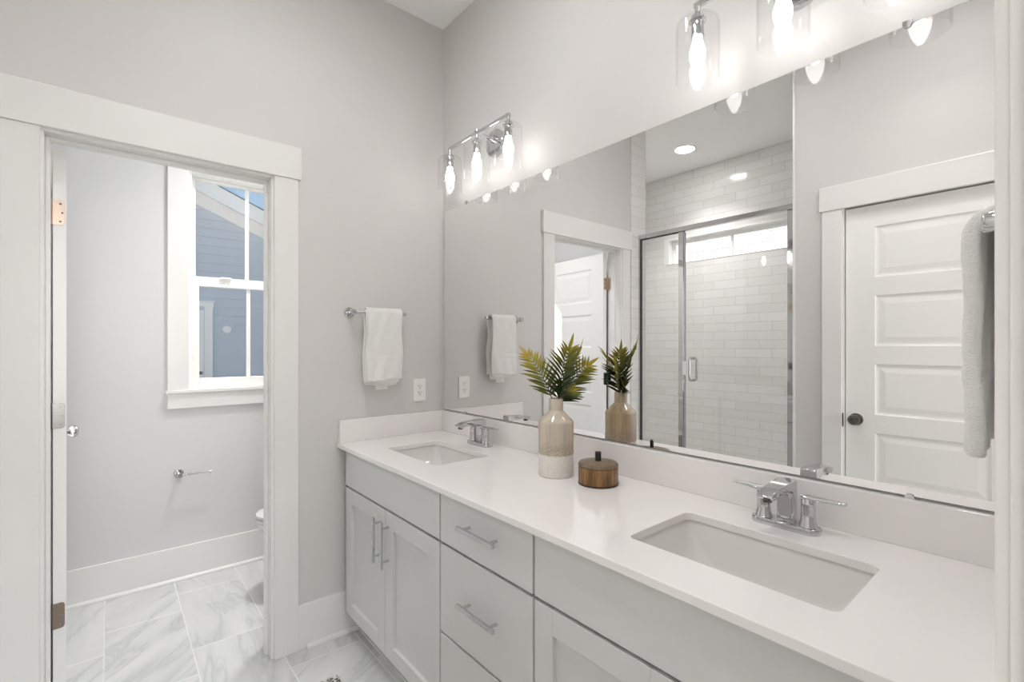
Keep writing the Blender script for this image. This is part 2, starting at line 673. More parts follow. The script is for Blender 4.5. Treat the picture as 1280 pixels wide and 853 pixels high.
# ------------------------------------------------------------------ room shell
bm = BM(); box(bm, -1.24, 2.30, -3.05, 0.12, -0.1, 0.0)
struct('floor', bm, M['marble'], 'pale grey marble-look rectangular floor tiles laid in a running bond', 'floor')
bm = BM(); box(bm, -1.24, 2.30, -3.05, 0.12, H, H + 0.1)
struct('ceiling', bm, M['ceiling'], 'flat white ceiling above the vanity and the shower', 'ceiling')

bm = BM()
box(bm, -0.115, 0, -0.825, 0, 0, H); box(bm, -0.115, 0, YP, -1.552, 0, H); box(bm, -0.115, 0, -1.552, -0.825, 2.05, H)
struct('wall_left', bm, M['wall'], 'greige wall with the toilet room doorway and towel bar', 'wall')
bm = BM(); box(bm, -1.24, 2.30, 0, 0.12, 0, H)
struct('wall_back', bm, M['wall'], 'greige wall behind the mirror and both vanity lights', 'wall')
bm = BM()
box(bm, XR, 2.30, -0.94, 0, 0, H); box(bm, XR, 2.30, -1.77, -1.622, 0, H); box(bm, XR, 2.30, -1.622, -0.94, 2.05, H)
struct('wall_right', bm, M['wall'], 'greige end wall holding the right-hand towel bar', 'wall')
DX0, DX1 = 1.362, 2.078   # closet doorway
bm = BM()
box(bm, 1.136, XR, -1.77, -1.705, 0, H)
box(bm, 1.136, DX0, -1.705, YF, 0, H); box(bm, DX1, XR, -1.705, YF, 0, H); box(bm, DX0, DX1, -1.705, YF, 2.068, H)
struct('wall_front', bm, M['wall'], 'greige wall around the closed panelled door seen in the mirror', 'wall')
WY0, WY1, WZ0, WZ1 = -1.018, -0.392, 1.062, 2.335
bm = BM()
box(bm, -1.24, XFAR, YP, WY0, 0, H); box(bm, -1.24, XFAR, WY1, 0, 0, H)
box(bm, -1.24, XFAR, WY0, WY1, 0, WZ0); box(bm, -1.24, XFAR, WY0, WY1, WZ1, H)
struct('wall_far', bm, M['wall_cool'], 'pale toilet room wall with the sash window', 'wall')
bm = BM(); box(bm, XFAR, -0.115, YP, YF, 0, H)
struct('wall_partition', bm, M['wall_cool'], 'pale toilet room wall behind the open white door', 'wall')
SX0, SX1, SZ0, SZ1 = -0.515, 0.69, 2.13, 2.385
bm = BM()
box(bm, -1.07, SX0, -3.05, YS, 0, H); box(bm, SX1, 1.25, -3.05, YS, 0, H)
box(bm, SX0, SX1, -3.05, YS, 0, SZ0); box(bm, SX0, SX1, -3.05, YS, SZ1, H)
struct('wall_shower_back', bm, M['tile'], 'white subway tiled back wall of the shower with a long high window', 'wall')
bm = BM(); box(bm, -1.07, -0.95, YS, YP, 0, H)
struct('wall_shower_left', bm, M['tile'], 'white subway tiled left wall inside the shower', 'wall')
bm = BM(); box(bm, 1.136, 1.25, YS, -1.77, 0, H); box(bm, 1.128, 1.136, -1.77, -1.672, 0, H)
struct('wall_shower_right', bm, M['tile'], 'white subway tiled right wall inside the shower', 'wall')
bm = BM(); box(bm, 0.0, 0.009, YP - 0.009, YF - 0.003, 0, H)
struct('wall_shower_return', bm, M['tile'], 'narrow subway tiled strip of wall between door casing and shower glass', 'wall')
bm = BM(); box(bm, -0.95, 0.0, YP - 0.009, YP, 0, H)
struct('wall_shower_side', bm, M['tile'], 'subway tiled inner side of the wall between shower and toilet room', 'wall')
bm = BM(); box(bm, 1.124, 1.137, -1.672, YF + 0.004, 0, H)
struct('trim_1', bm, M['trim'], 'thin white edge strip where the shower tile meets the painted wall', 'trim', 0.002)
bm = BM(); box(bm, -0.95, 1.128, YS, YP - 0.009, 0.0, 0.03); box(bm, 0.009, 1.128, YP - 0.009, -1.70, 0.0, 0.10)
tag(obj('shower_pan', bm, M['pan'], None, 0.008), 'white shower base and kerb below the framed shower glass', 'shower base')

# bedroom behind the camera
bm = BM(); box(bm, 2.30, 4.9, -3.05, 0.75, -0.1, -0.0)
struct('floor', bm, M['carpet'], 'beige bedroom carpet outside the bathroom doorway', 'floor')
bm = BM(); box(bm, 2.30, 4.9, -3.05, 0.75, H, H + 0.1)
struct('ceiling', bm, M['ceiling'], 'white bedroom ceiling outside the bathroom doorway', 'ceiling')
bm = BM(); box(bm, 2.30, 4.9, 0.63, 0.75, 0, H); box(bm, 2.30, 4.9, -3.05, -2.93, 0, H); box(bm, 4.78, 4.9, -2.93, -2.25, 0, H); box(bm, 4.78, 4.9, -0.05, 0.63, 0, H); box(bm, 4.78, 4.9, -2.25, -0.05, 0, 0.6); box(bm, 4.78, 4.9, -2.25, -0.05, 2.5, H)  # window-sized opening added to let the fill lamp in
box(bm, 2.2995, 2.3005, 0.12, 0.63, 0, H); box(bm, 2.25, 2.30, -2.93, -1.77, 0, H)
struct('wall_bedroom', bm, M['wall'], 'greige bedroom walls outside the bathroom doorway', 'wall')


# ------------------------------------------------------------------ trim, casings, baseboards
def doorway_trim_left():
    bm = BM()
    # room side casing on x = 0
    box(bm, 0, 0.018, -0.836, -0.740, 0, 2.038)
    box(bm, 0, 0.018, -1.630, -1.540, 0, 2.038)
    box(bm, 0, 0.024, -1.6465, -0.729, 2.038, 2.176)
    # toilet room side casing
    box(bm, -0.133, -0.115, -0.836, -0.740, 0, 2.038)
    box(bm, -0.133, -0.115, -1.640, -1.552, 0, 2.038)
    box(bm, -0.137, -0.115, -1.649, -0.729, 2.048, 2.176)
    return struct('trim_2', bm, M['trim'], 'white flat board casing around the toilet room doorway', 'door casing', 0.0025)


doorway_trim_left()
bm = BM()
box(bm, -0.115, 0.004, -0.846, -0.825, 0, 2.028)
box(bm, -0.115, 0.004, -1.552, -1.531, 0, 2.028)
box(bm, -0.115, 0.004, -1.552, -0.825, 2.028, 2.05)
box(bm, -0.077, -0.042, -0.857, -0.846, 0, 2.028)     # stops
box(bm, -0.077, -0.042, -1.531, -1.520, 0, 2.028)
box(bm, -0.077, -0.042, -1.520, -0.857, 2.016, 2.028)
struct('trim_3', bm, M['trim'], 'white jamb and door stop lining the toilet room doorway', 'door jamb', 0.002)

bm = BM()
box(bm, 1.276, 1.368, YF, YF + 0.018, 0, 2.052)
box(bm, 2.072, 2.160, YF, YF + 0.018, 0, 2.052)
box(bm, 1.264, 2.172, YF, YF + 0.024, 2.052, 2.182)
struct('trim_4', bm, M['trim'], 'white board casing around the closed panelled door in the mirror', 'door casing', 0.0025)
bm = BM()
box(bm, DX0, DX0 + 0.013, -1.70, YF + 0.003, 0, 2.056); box(bm, DX1 - 0.013, DX1, -1.70, YF + 0.003, 0, 2.056); box(bm, DX0, DX1, -1.70, YF + 0.003, 2.056, 2.068)
struct('trim_5', bm, M['trim'], 'white jamb around the closed panelled door', 'door jamb', 0.0015)

# casing of the entrance the camera looks through
bm = BM()
box(bm, 2.1648, XR, -0.955, -0.865, 0, 2.04)
box(bm, 2.1715, XR, -0.9575, -0.955, 0, 2.04)
box(bm, 2.1775, 2.305, -0.962, -0.9565, 0, 2.04)
box(bm, XR, 2.305, -0.957, -0.94, 0, 2.04)
box(bm, XR, 2.305, -1.622, -1.605, 0, 2.04)
box(bm, 2.167, XR, -1.649, -1.605, 0, 2.04)
box(bm, XR, 2.305, -1.622, -0.94, 2.04, 2.05)
box(bm, 2.163, XR, -1.649, -0.85, 2.04, 2.176)
struct('trim_6', bm, M['trim'], 'blurred white entrance casing at the extreme edge beside the hanging towel', 'door casing', 0.002)

bm = BM()
box(bm, XFAR, XFAR + 0.014, YF, 0, 0, 0.188)
prism(bm, [(XFAR + 0.014, 0), (XFAR + 0.030, 0), (XFAR + 0.0285, 0.009), (XFAR + 0.023, 0.016), (XFAR + 0.014, 0.019)], 'Y', YF, 0)
struct('baseboard_far', bm, M['trim'], 'tall white baseboard with shoe moulding under the toilet room window', 'baseboard', 0.002)
bm = BM()
box(bm, 0, 0.014, -0.740, 0, 0, 0.193)
prism(bm, [(0.014, 0), (0.030, 0), (0.0285, 0.009), (0.023, 0.016), (0.014, 0.019)], 'Y', -0.705, -0.0)
struct('baseboard_left', bm, M['trim'], 'short white baseboard between doorway casing and vanity cabinet', 'baseboard', 0.002)
bm = BM(); box(bm, -0.115 - 0.9, -0.133, YF, YF + 0.014, 0, 0.188)
struct('baseboard_partition', bm, M['trim'], 'white baseboard behind the open toilet room door', 'baseboard', 0.002)
bm = BM(); box(bm, 1.142, 1.276, YF, YF + 0.014, 0, 0.193)
struct('baseboard_front', bm, M['trim'], 'white baseboard between the shower corner and the closed door', 'baseboard', 0.002)


# ------------------------------------------------------------------ doors
def panel_face(bm, w, h, y, sgn, panels):
    """a door face in the x-z plane at height y looking towards sgn*y, with moulded panels (x0,x1,z0,z1)"""
    def quad(pts):
        bm.faces.new([bm.verts.new(p) for p in pts])
    xs0, xs1 = panels[0][0], panels[0][1]
    quad([(0, y, 0), (xs0, y, 0), (xs0, y, h), (0, y, h)])
    quad([(xs1, y, 0), (w, y, 0), (w, y, h), (xs1, y, h)])
    zs = [0] + [v for p in sorted(panels, key=lambda q: q[2]) for v in (p[2], p[3])] + [h]
    for i in range(0, len(zs), 2):
        quad([(xs0, y, zs[i]), (xs1, y, zs[i]), (xs1, y, zs[i + 1]), (xs0, y, zs[i + 1])])
    for (a, b, c, d) in panels:
        prev = None
        for ins, dep in ((0, 0), (0.003, 0.0035), (0.012, 0.0055), (0.020, 0.0055), (0.044, 0.0025)):
            yy = y - sgn * dep
            ring = [(a + ins, yy, c + ins), (b - ins, yy, c + ins), (b - ins, yy, d - ins), (a + ins, yy, d - ins)]
            if prev:
                for i in range(4):
                    j = (i + 1) % 4
                    quad([prev[i], prev[j], ring[j], ring[i]])
            prev = ring
        quad(prev)


def panel_door(w, h, t, margin, bottom, ph, rail):
    bm = BM()
    panels = []
    z = bottom
    for k in range(5):
        panels.append((margin, w - margin, z, z + ph))
        z += ph + rail
    panel_face(bm, w, h, 0, -1, panels)
    panel_face(bm, w, h, t, 1, panels)
    for pts in ([(0, 0, 0), (0, t, 0), (0, t, h), (0, 0, h)], [(w, 0, 0), (w, t, 0), (w, t, h), (w, 0, h)],
                [(0, 0, 0), (w, 0, 0), (w, t, 0), (0, t, 0)], [(0, 0, h), (w, 0, h), (w, t, h), (0, t, h)]):
        bm.faces.new([bm.verts.new(p) for p in pts])
    bmesh.ops.remove_doubles(bm, verts=bm.verts, dist=1e-5)
    return bm


def knob_bm(c, d):
    """round knob with rosette; d = outward unit direction along y"""
    bm = BM()
    prof = [(0.0, 0.0), (0.031, 0.0), (0.032, 0.004), (0.028, 0.008), (0.012, 0.010), (0.011, 0.026), (0.017, 0.031), (0.0255, 0.038), (0.0275, 0.046), (0.025, 0.055), (0.016, 0.061), (0.0, 0.063)]
    lathe(bm, [(r, hh * d) for r, hh in prof], 32, c, 'Y')
    return bm


# the open door of the toilet room: hinged at the left jamb, turned 90 degrees into the toilet room
d1 = thing('door_1', 'open white five-panel door turned into the toilet room', 'door', (-0.118, -1.500, 0.012), None, 'structure', world=False)
d1.rotation_euler = (0, 0, 0.086)
slab = obj('slab', panel_door(0.672, 2.006, 0.035, 0.125, 0.245, 0.253, 0.098), M['door'], d1)
slab.rotation_euler = (0, 0, math.pi)          # x runs to -x, thickness to -y
slab.location = (0, 0.0175, 0)
for (zz, mt) in ((1.79 - 0.012, 'bronze'), (1.075 - 0.012, 'nickel'), (0.372 - 0.012, 'dull_nickel')):
    bm = BM()
    # leaf let into the door edge (faces +x) with rounded outer corners
    pts = [(-0.019, -0.0445), (-0.019, 0.0445), (0.004, 0.0445), (0.010, 0.042), (0.0128, 0.036), (0.0128, -0.036), (0.010, -0.042), (0.004, -0.0445)]
    prism(bm, [(q[0], zz + q[1]) for q in pts], 'X', -0.001, 0.0022)
    # leaf on the jamb and the knuckles
    box(bm, 0.004, 0.040, -0.0312, -0.029, zz - 0.0445, zz + 0.0445)
    for i in range(5):
        z0 = zz - 0.0445 + i * 0.0178
        lathe(bm, [(0, 0), (0.0062, 0), (0.0062, 0.0172), (0, 0.0172)], 14, (0.002, -0.026, z0))
    hg = obj('hinge', bm, M[mt], d1, 0.0006)
    if mt == 'bronze':
        hg['label'] = 'copper-toned hinge'
    bm = BM()
    for (yy, dz) in ((0.0015, 0.031), (0.0065, 0.0), (0.0015, -0.031)):
        lathe(bm, [(0, 0.0026), (0.0036, 0.0026), (0.0036, 0.0018)], 12, (0, yy, zz + dz), 'X')
    obj('screw', bm, M['dark_metal'], hg)
obj('knob', knob_bm((-0.610, 0.0175, 0.924), 1), M['chrome'], d1, 0, True)
obj('knob', knob_bm((-0.610, -0.0175, 0.924), -1), M['chrome'], d1, 0, True)

d2 = thing('door_2', 'closed white five-panel door with dark knob in the mirror', 'door', (DX0 + 0.017, -1.697, 0.012), None, 'structure', world=False)
slab = obj('slab', panel_door(DX1 - DX0 - 0.034, 2.036, 0.035, 0.128, 0.248, 0.260, 0.094), M['door'], d2)
obj('knob', knob_bm((0.048, 0.035, 0.924), 1), M['dark_metal'], d2, 0, True)
bm = BM(); box(bm, -0.018, -0.006, 0.036, 0.054, 0.88, 0.952)
obj('strike_plate', bm, M['dark_metal'], d2, 0.002)['label'] = 'dark metal strike plate'

# ------------------------------------------------------------------ toilet room window
w1 = thing('window_1', 'white double-hung window above the toilet room baseboard', 'window', (XFAR, -0.705, 1.06), None, 'structure')
bm = BM()
box(bm, XFAR, XFAR + 0.018, -1.120, -1.020, 1.072, 2.345)
box(bm, XFAR, XFAR + 0.018, -0.390, -0.290, 1.072, 2.345)
box(bm, XFAR, XFAR + 0.022, -1.130, -0.280, 2.345, 2.485)
obj('window_casing', bm, M['trim'], w1, 0.0025)
bm = BM(); box(bm, -1.14, XFAR + 0.030, -1.128, -0.282, 1.054, 1.073)
obj('window_stool', bm, M['trim'], w1, 0.003)
bm = BM(); box(bm, XFAR, XFAR + 0.018, -1.120, -0.290, 0.968, 1.054)
obj('window_apron', bm, M['trim'], w1, 0.0025)


def ring_box(bm, x0, x1, y0, y1, z0, z1, l, r, b, t):
    box(bm, x0, x1, y0, y0 + l, z0, z1)
    box(bm, x0, x1, y1 - r, y1, z0, z1)
    box(bm, x0, x1, y0 + l, y1 - r, z0, z0 + b)
    box(bm, x0, x1, y0 + l, y1 - r, z1 - t, z1)


bm = BM(); ring_box(bm, -1.235, -1.105, -1.0175, -0.3925, 1.0735, 2.3345, 0.016, 0.016, 0.022, 0.016)
obj('window_frame', bm, M['vinyl'], w1, 0.002)
bm = BM(); ring_box(bm, -1.200, -1.168, -1.0015, -0.4085, 1.690, 2.3185, 0.024, 0.024, 0.030, 0.018)
us = obj('upper_sash', bm, M['vinyl'], w1, 0.003)
bm = BM(); box(bm, -1.187, -1.179, -0.716, -0.694, 1.72, 2.301)
obj('muntin', bm, M['vinyl'], us, 0.002)
bm = BM(); box(bm, -1.185, -1.181, -0.980, -0.430, 1.718, 2.302)
obj('pane', bm, M['pane'], us)
bm = BM(); ring_box(bm, -1.158, -1.124, -1.0015, -0.4085, 1.0955, 1.728, 0.037, 0.037, 0.036, 0.056)
ls = obj('lower_sash', bm, M['vinyl'], w1, 0.003)
bm = BM(); box(bm, -1.146, -1.138, -0.716, -0.694, 1.130, 1.673)
obj('muntin', bm, M['vinyl'], ls, 0.002)
bm = BM(); box(bm, -1.144, -1.140, -0.966, -0.444, 1.130, 1.673)
obj('pane', bm, M['pane'], ls)
bm = BM(); box(bm, -1.124, -1.106, -0.86, -0.80, 1.720, 1.732)
obj('sash_lock', bm, M['vinyl'], ls, 0.003)

# ------------------------------------------------------------------ shower window
w2 = thing('window_2', 'long low white window high on the tiled shower wall', 'window', (0.08, -2.98, 2.13), None, 'structure')
bm = BM()
for (a, b, c, d) in ((SX0, SX0 + 0.055, SZ0, SZ1), (SX1 - 0.055, SX1, SZ0, SZ1), (SX0 + 0.055, SX1 - 0.055, SZ0, SZ0 + 0.006), (SX0 + 0.055, SX1 - 0.055, SZ1 - 0.018, SZ1)):
    box(bm, a, b, -3.03, YS + 0.004, c, d)
obj('window_frame', bm, M['vinyl'], w2, 0.003)
bm = BM()
for (a, b, c, d) in ((SX0 + 0.055, SX0 + 0.075, SZ0 + 0.006, SZ1 - 0.018), (SX1 - 0.075, SX1 - 0.055, SZ0 + 0.006, SZ1 - 0.018), (SX0 + 0.075, SX1 - 0.075, SZ0 + 0.006, SZ0 + 0.014), (SX0 + 0.075, SX1 - 0.075, SZ1 - 0.055, SZ1 - 0.018)):
    box(bm, a, b, -3.02, -2.985, c, d)
sh = obj('sash', bm, M['vinyl'], w2, 0.002)
bm = BM(); box(bm, 0.125, 0.147, -3.012, -2.99, SZ0 + 0.012, SZ1 - 0.05)
obj('muntin', bm, M['vinyl'], sh, 0.002)
bm = BM(); box(bm, SX0 + 0.07, SX1 - 0.07, -3.004, -3.0, SZ0 + 0.01, SZ1 - 0.05)
obj('pane', bm, M['pane'], sh)


# ------------------------------------------------------------------ exterior
bm = BM(); box(bm, -60, 60, -60, 60, -0.6, -0.4)
struct('ground', bm, M['lawn'], 'pale concrete yard outside the windows', 'ground')


def siding(bm, axis, plane, out, a0, a1, z0, z1, expo, clip=None):
    """lap siding: each course leans out by 12 mm at its lower edge"""
    z = z0
    while z < z1 - 1e-6:
        zt = min(z + expo, z1)
        b0, b1, t0, t1 = a0, a1, a0, a1
        if clip:
            b1 = min(a1, clip(z)); t1 = min(a1, clip(zt))
        if b1 > b0 + 0.01:
            t1 = max(t1, t0 + 0.005)

            def P(a, off, zz):
                return (plane + out * off, a, zz) if axis == 'X' else (a, plane + out * off, zz)
            pts = [P(b0, 0.024, z), P(b1, 0.024, z), P(t1, 0.004, zt), P(t0, 0.004, zt)]
            v = [bm.verts.new(p) for p in pts]
            bm.faces.new(v)
            w = [bm.verts.new(p) for p in (P(b0, 0.0, z), P(b1, 0.0, z))]
            bm.faces.new((v[0], w[0], w[1], v[1]))
        z = zt


HX = -8.5
RZ, RY, SL = 4.973, -1.40, 0.42       # ridge height, ridge position, roof slope
def roof_z(y):
    return RZ - SL * abs(y - RY)
nh = thing('neighbour_house', 'blue-grey sided house with white gable trim outside the sash window', 'house', (HX, 0, -0.4))
bm = BM()
prism(bm, [(-6.0, -0.4), (5.0, -0.4), (5.0, roof_z(5.0) - 0.3), (RY, RZ - 0.3), (-6.0, roof_z(-6.0) - 0.3)], 'X', HX - 7.0, HX - 0.001)
obj('house_wall', bm, M['siding'], nh)
bm = BM()
siding(bm, 'X', HX, 1, -6.0, 5.0, -0.4, RZ - 0.45, 0.165, lambda z: RY + (RZ - 0.30 - z) / SL)
obj('siding', bm, M['siding'], nh)


def rake(bm, x0, x1, drop0, drop1, y_end):
    for s in (1, -1):
        ye = RY + s * y_end
        poly = [(RY, RZ - drop0), (ye, roof_z(ye) - drop0), (ye, roof_z(ye) - drop1), (RY, RZ - drop1)]
        prism(bm, poly, 'X', x0, x1)


bm = BM(); rake(bm, HX, HX + 0.05, 0.20, 0.465, 6.2)
obj('frieze_board', bm, M['fascia'], nh)
bm = BM(); rake(bm, HX + 0.33, HX + 0.37, 0.018, 0.30, 7.0); rake(bm, HX, HX + 0.335, 0.17, 0.19, 7.0)
obj('rake_board', bm, M['fascia'], nh)
bm = BM(); rake(bm, HX - 7.3, HX + 0.39, 0.0, 0.018, 7.1)
obj('roof', bm, M['shingle'], nh)
bm = BM(); box(bm, HX, HX + 0.04, -0.93, -0.79, -0.2, 2.13); box(bm, HX, HX + 0.04, 0.0, 0.14, -0.2, 2.13); box(bm, HX, HX + 0.05, -0.95, 0.155, 2.06, 2.17); box(bm, HX, HX + 0.07, -0.975, 0.18, 2.15, 2.175)
dc = obj('door_casing', bm, M['fascia'], nh, 0.004)
bm = panel_door(0.78, 2.2, 0.04, 0.13, 0.25, 0.29, 0.10)
bmesh.ops.rotate(bm, verts=bm.verts, cent=(0, 0, 0), matrix=Matrix.Rotation(math.radians(90), 3, 'Z'))
bmesh.ops.translate(bm, verts=bm.verts, vec=(HX + 0.045, -0.785, -0.2))
dd = obj('door', bm, M['fascia'], nh)
bm = BM(); lathe(bm, [(0, 0.05), (0.03, 0.05), (0.032, 0.08), (0.02, 0.10), (0, 0.105)], 20, (HX, -0.06, 0.82), 'X')
obj('door_knob', bm, M['dark_metal'], dd, 0, True)
bm = BM(); box(bm, HX, HX + 0.028, 0.275, 0.495, 1.55, 1.83)
mb = obj('mounting_block', bm, M['siding'], nh, 0.004)
bm = BM(); lathe(bm, [(0, 0.06), (0.05, 0.058), (0.072, 0.05), (0.074, 0.028)], 28, (HX, 0.375, 1.645), 'X')
obj('vent_cap', bm, M['fascia'], mb, 0, True)

wh = thing('white_house', 'sunlit white sided house beyond the shower window', 'house', (0, -7.0, -0.4))
bm = BM(); box(bm, -5.5, 9, -12, -7.001, -0.4, 5.2)
obj('house_wall', bm, M['siding_white'], wh)
bm = BM(); siding(bm, 'Y', -7.0, 1, -5.5, 9, -0.4, 5.2, 0.165)
obj('siding', bm, M['siding_white'], wh)
bm = BM(); prism(bm, [(-6.6, 5.15), (-6.6, 5.25), (-9.5, 6.8), (-12.4, 5.25), (-12.4, 5.15)], 'X', -5.9, 9.4)
obj('roof', bm, M['shingle'], wh)


# ------------------------------------------------------------------ vanity cabinets
YD = -0.545      # front face of doors and drawers
YC = -0.525      # carcass front


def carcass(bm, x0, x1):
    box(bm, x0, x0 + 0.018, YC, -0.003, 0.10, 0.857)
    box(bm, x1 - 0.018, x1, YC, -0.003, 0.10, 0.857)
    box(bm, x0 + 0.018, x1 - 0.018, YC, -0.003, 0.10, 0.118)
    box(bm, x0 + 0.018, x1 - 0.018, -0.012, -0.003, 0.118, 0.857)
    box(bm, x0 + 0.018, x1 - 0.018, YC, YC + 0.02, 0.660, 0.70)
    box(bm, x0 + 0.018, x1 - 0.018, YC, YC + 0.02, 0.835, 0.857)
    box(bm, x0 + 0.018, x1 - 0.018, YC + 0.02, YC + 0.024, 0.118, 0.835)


def shaker(x0, x1, z0, z1, fw=0.064, bw=0.058):
    bm = BM()
    yb = YC - 0.001
    box(bm, x0, x0 + fw, YD, yb, z0, z1)
    box(bm, x1 - fw, x1, YD, yb, z0, z1)
    box(bm, x0 + fw, x1 - fw, YD, yb, z0, z0 + bw)
    box(bm, x0 + fw, x1 - fw, YD, yb, z1 - fw, z1)
    box(bm, x0 + fw - 0.004, x1 - fw + 0.004, YD + 0.013, yb, z0 + bw - 0.004, z1 - fw + 0.004)
    return bm


def bar_pull(c, vertical, L=0.178):
    """square-ended bar on two posts; c = centre on the front face"""
    bm = BM()
    y1 = YD - 0.037
    a, p = L / 2, 0.064
    if vertical:
        box(bm, c[0] - 0.0058, c[0] + 0.0058, y1, y1 + 0.0105, c[1] - a, c[1] + a)
        for s in (-p, p):
            lathe(bm, [(0, YD), (0.0048, YD), (0.0048, y1 + 0.006), (0, y1 + 0.006)], 14, (c[0], 0, c[1] + s), 'Y')
    else:
        box(bm, c[0] - a, c[0] + a, y1, y1 + 0.0105, c[1] - 0.0058, c[1] + 0.0058)
        for s in (-p, p):
            lathe(bm, [(0, YD), (0.0048, YD), (0.0048, y1 + 0.006), (0, y1 + 0.006)], 14, (c[0] + s, 0, c[1]), 'Y')
    return bm


def toe_kick(x0, x1, parent):
    bm = BM(); box(bm, x0, x1, -0.470, -0.455, 0.0, 0.10)
    obj('toe_kick', bm, M['cabinet'], parent)
    bm = BM(); box(bm, x0, x1, -0.478, -0.470, 0.0, 0.012)
    obj('caulk_line', bm, M['caulk'], parent, 0.002)


def sink_base(x0, x1, label, fill0=None, fill1=None):
    t = thing('sink_cabinet', label, 'cabinet', ((x0 + x1) / 2, -0.27, 0), 'grey vanity cabinets')
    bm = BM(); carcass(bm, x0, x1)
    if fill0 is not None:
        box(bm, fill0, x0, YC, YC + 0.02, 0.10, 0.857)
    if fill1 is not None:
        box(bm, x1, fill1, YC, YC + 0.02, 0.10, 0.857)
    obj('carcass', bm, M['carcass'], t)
    g = 0.0040
    bm = BM(); box(bm, x0 + g, x1 - g, YD, YC - 0.001, 0.6915, 0.8525)
    obj('false_front', bm, M['cabinet'], t, 0.0012)
    xm = (x0 + x1) / 2
    for a, b, hx in ((x0 + g, xm - 0.0019, xm - 0.036), (xm + 0.0019, x1 - g, xm + 0.036)):
        d = obj('door', shaker(a, b, 0.116, 0.682), M['cabinet'], t, 0.0012)
        obj('bar_pull', bar_pull((hx, 0.562), True), M['pull'], d, 0.0012)
    toe_kick(fill0 if fill0 is not None else x0, fill1 if fill1 is not None else x1, t)
    return t


sink_base(0.044, 0.858, 'grey double-door sink cabinet nearest the towel-bar wall', 0.002, None)
sink_base(1.306, 2.120, 'grey sink cabinet to the right of the drawer stack', None, XR - 0.002)
t = thing('drawer_cabinet', 'grey three-drawer cabinet between the two sink cabinets', 'cabinet', (1.082, -0.27, 0), 'grey vanity cabinets')
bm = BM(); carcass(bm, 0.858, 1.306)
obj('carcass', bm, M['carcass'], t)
for z0, z1 in ((0.691, 0.8525), (0.403, 0.682), (0.116, 0.395)):
    bm = BM(); box(bm, 0.858 + 0.0040, 1.306 - 0.0040, YD, YC - 0.001, z0, z1)
    d = obj('drawer', bm, M['cabinet'], t, 0.0012)
    obj('bar_pull', bar_pull((1.092, {0.691: 0.781, 0.403: 0.551, 0.116: 0.262}[z0]), False), M['pull'], d, 0.0012)
toe_kick(0.858, 1.306, t)

# ------------------------------------------------------------------ countertop and sinks
ZC = 0.877
ct = thing('countertop', 'long white quartz countertop holding both sinks', 'countertop', (1.09, -0.28, 0.857))
S1 = (0.245, 0.655, -0.441, -0.186)
S2 = (1.516, 1.938, -0.441, -0.178)
bm = BM()
edges = []
for loop in ([(0.002, -0.570), (XR - 0.002, -0.570), (XR - 0.002, -0.002), (0.002, -0.002)], rrect(*S1, 0.022), rrect(*S2, 0.022)):
    vs = [bm.verts.new((p[0], p[1], ZC)) for p in loop]
    for i in range(len(vs)):
        edges.append(bm.edges.new((vs[i], vs[(i + 1) % len(vs)])))
res = bmesh.ops.triangle_fill(bm, use_beauty=True, use_dissolve=False, edges=edges)
ext = bmesh.ops.extrude_face_region(bm, geom=list(bm.faces))
bmesh.ops.translate(bm, verts=[g for g in ext['geom'] if isinstance(g, bmesh.types.BMVert)], vec=(0, 0, -0.020))
obj('slab', bm, M['quartz'], ct, 0.002)
bm = BM(); box(bm, 0.002, XR - 0.002, -0.022, -0.002, ZC, 0.982)
obj('backsplash', bm, M['quartz'], ct, 0.0015)
bm = BM(); box(bm, 0.002, 0.022, -0.562, -0.022, ZC, 0.982)
obj('side_splash', bm, M['quartz'], ct, 0.0015)


def sink(S, label):
    x0, x1, y0, y1 = S
    t = thing('sink', label, 'sink', ((x0 + x1) / 2, (y0 + y1) / 2, 0.72), 'undermount sinks')
    rings = []
    # (inset at the ends, inset front/back, depth, corner)
    spec = [(-0.022, -0.022, 0.0, 0.03), (-0.005, -0.005, 0.0, 0.024), (-0.003, -0.003, 0.008, 0.024), (0.004, 0.0, 0.03, 0.026),
            (0.018, 0.004, 0.06, 0.030), (0.042, 0.010, 0.09, 0.036), (0.075, 0.020, 0.115, 0.045), (0.108, 0.040, 0.128, 0.05), (0.140, 0.065, 0.133, 0.045)]
    for ix, iy, d, r in spec:
        rings.append([(p[0], p[1], 0.8568 - d) for p in rrect(x0 + ix, x1 - ix, y0 + iy, y1 - iy, r, 8)])
    outer = [[(p[0], p[1], 0.8568 - d) for p in rrect(x0 + ix - 0.009, x1 - ix + 0.009, y0 + iy - 0.009, y1 - iy + 0.009, r + 0.009, 8)] for ix, iy, d, r in
             [(-0.0135, -0.0135, 0.012, 0.03), (0.018, 0.004, 0.07, 0.03), (0.075, 0.02, 0.125, 0.045), (0.14, 0.065, 0.145, 0.045)]]
    bm = BM()
    loft(bm, rings, False, True)
    loft(bm, outer, False, True)
    obj('basin', bm, M['china'], t, 0, True)
    cx, cy = (x0 + x1) / 2, (y0 + y1) / 2
    bm = BM()
    lathe(bm, [(0.0, 0.004), (0.019, 0.0035), (0.020, 0.002), (0.022, 0.002), (0.0225, 0.004), (0.029, 0.0035), (0.031, 0.0005)], 32, (cx, cy, 0.7242))
    obj('drain', bm, M['chrome'], t, 0, True)


sink(S1, 'rectangular white undermount sink near the towel-bar wall')
sink(S2, 'rectangular white undermount sink close to the camera, right of wooden box')


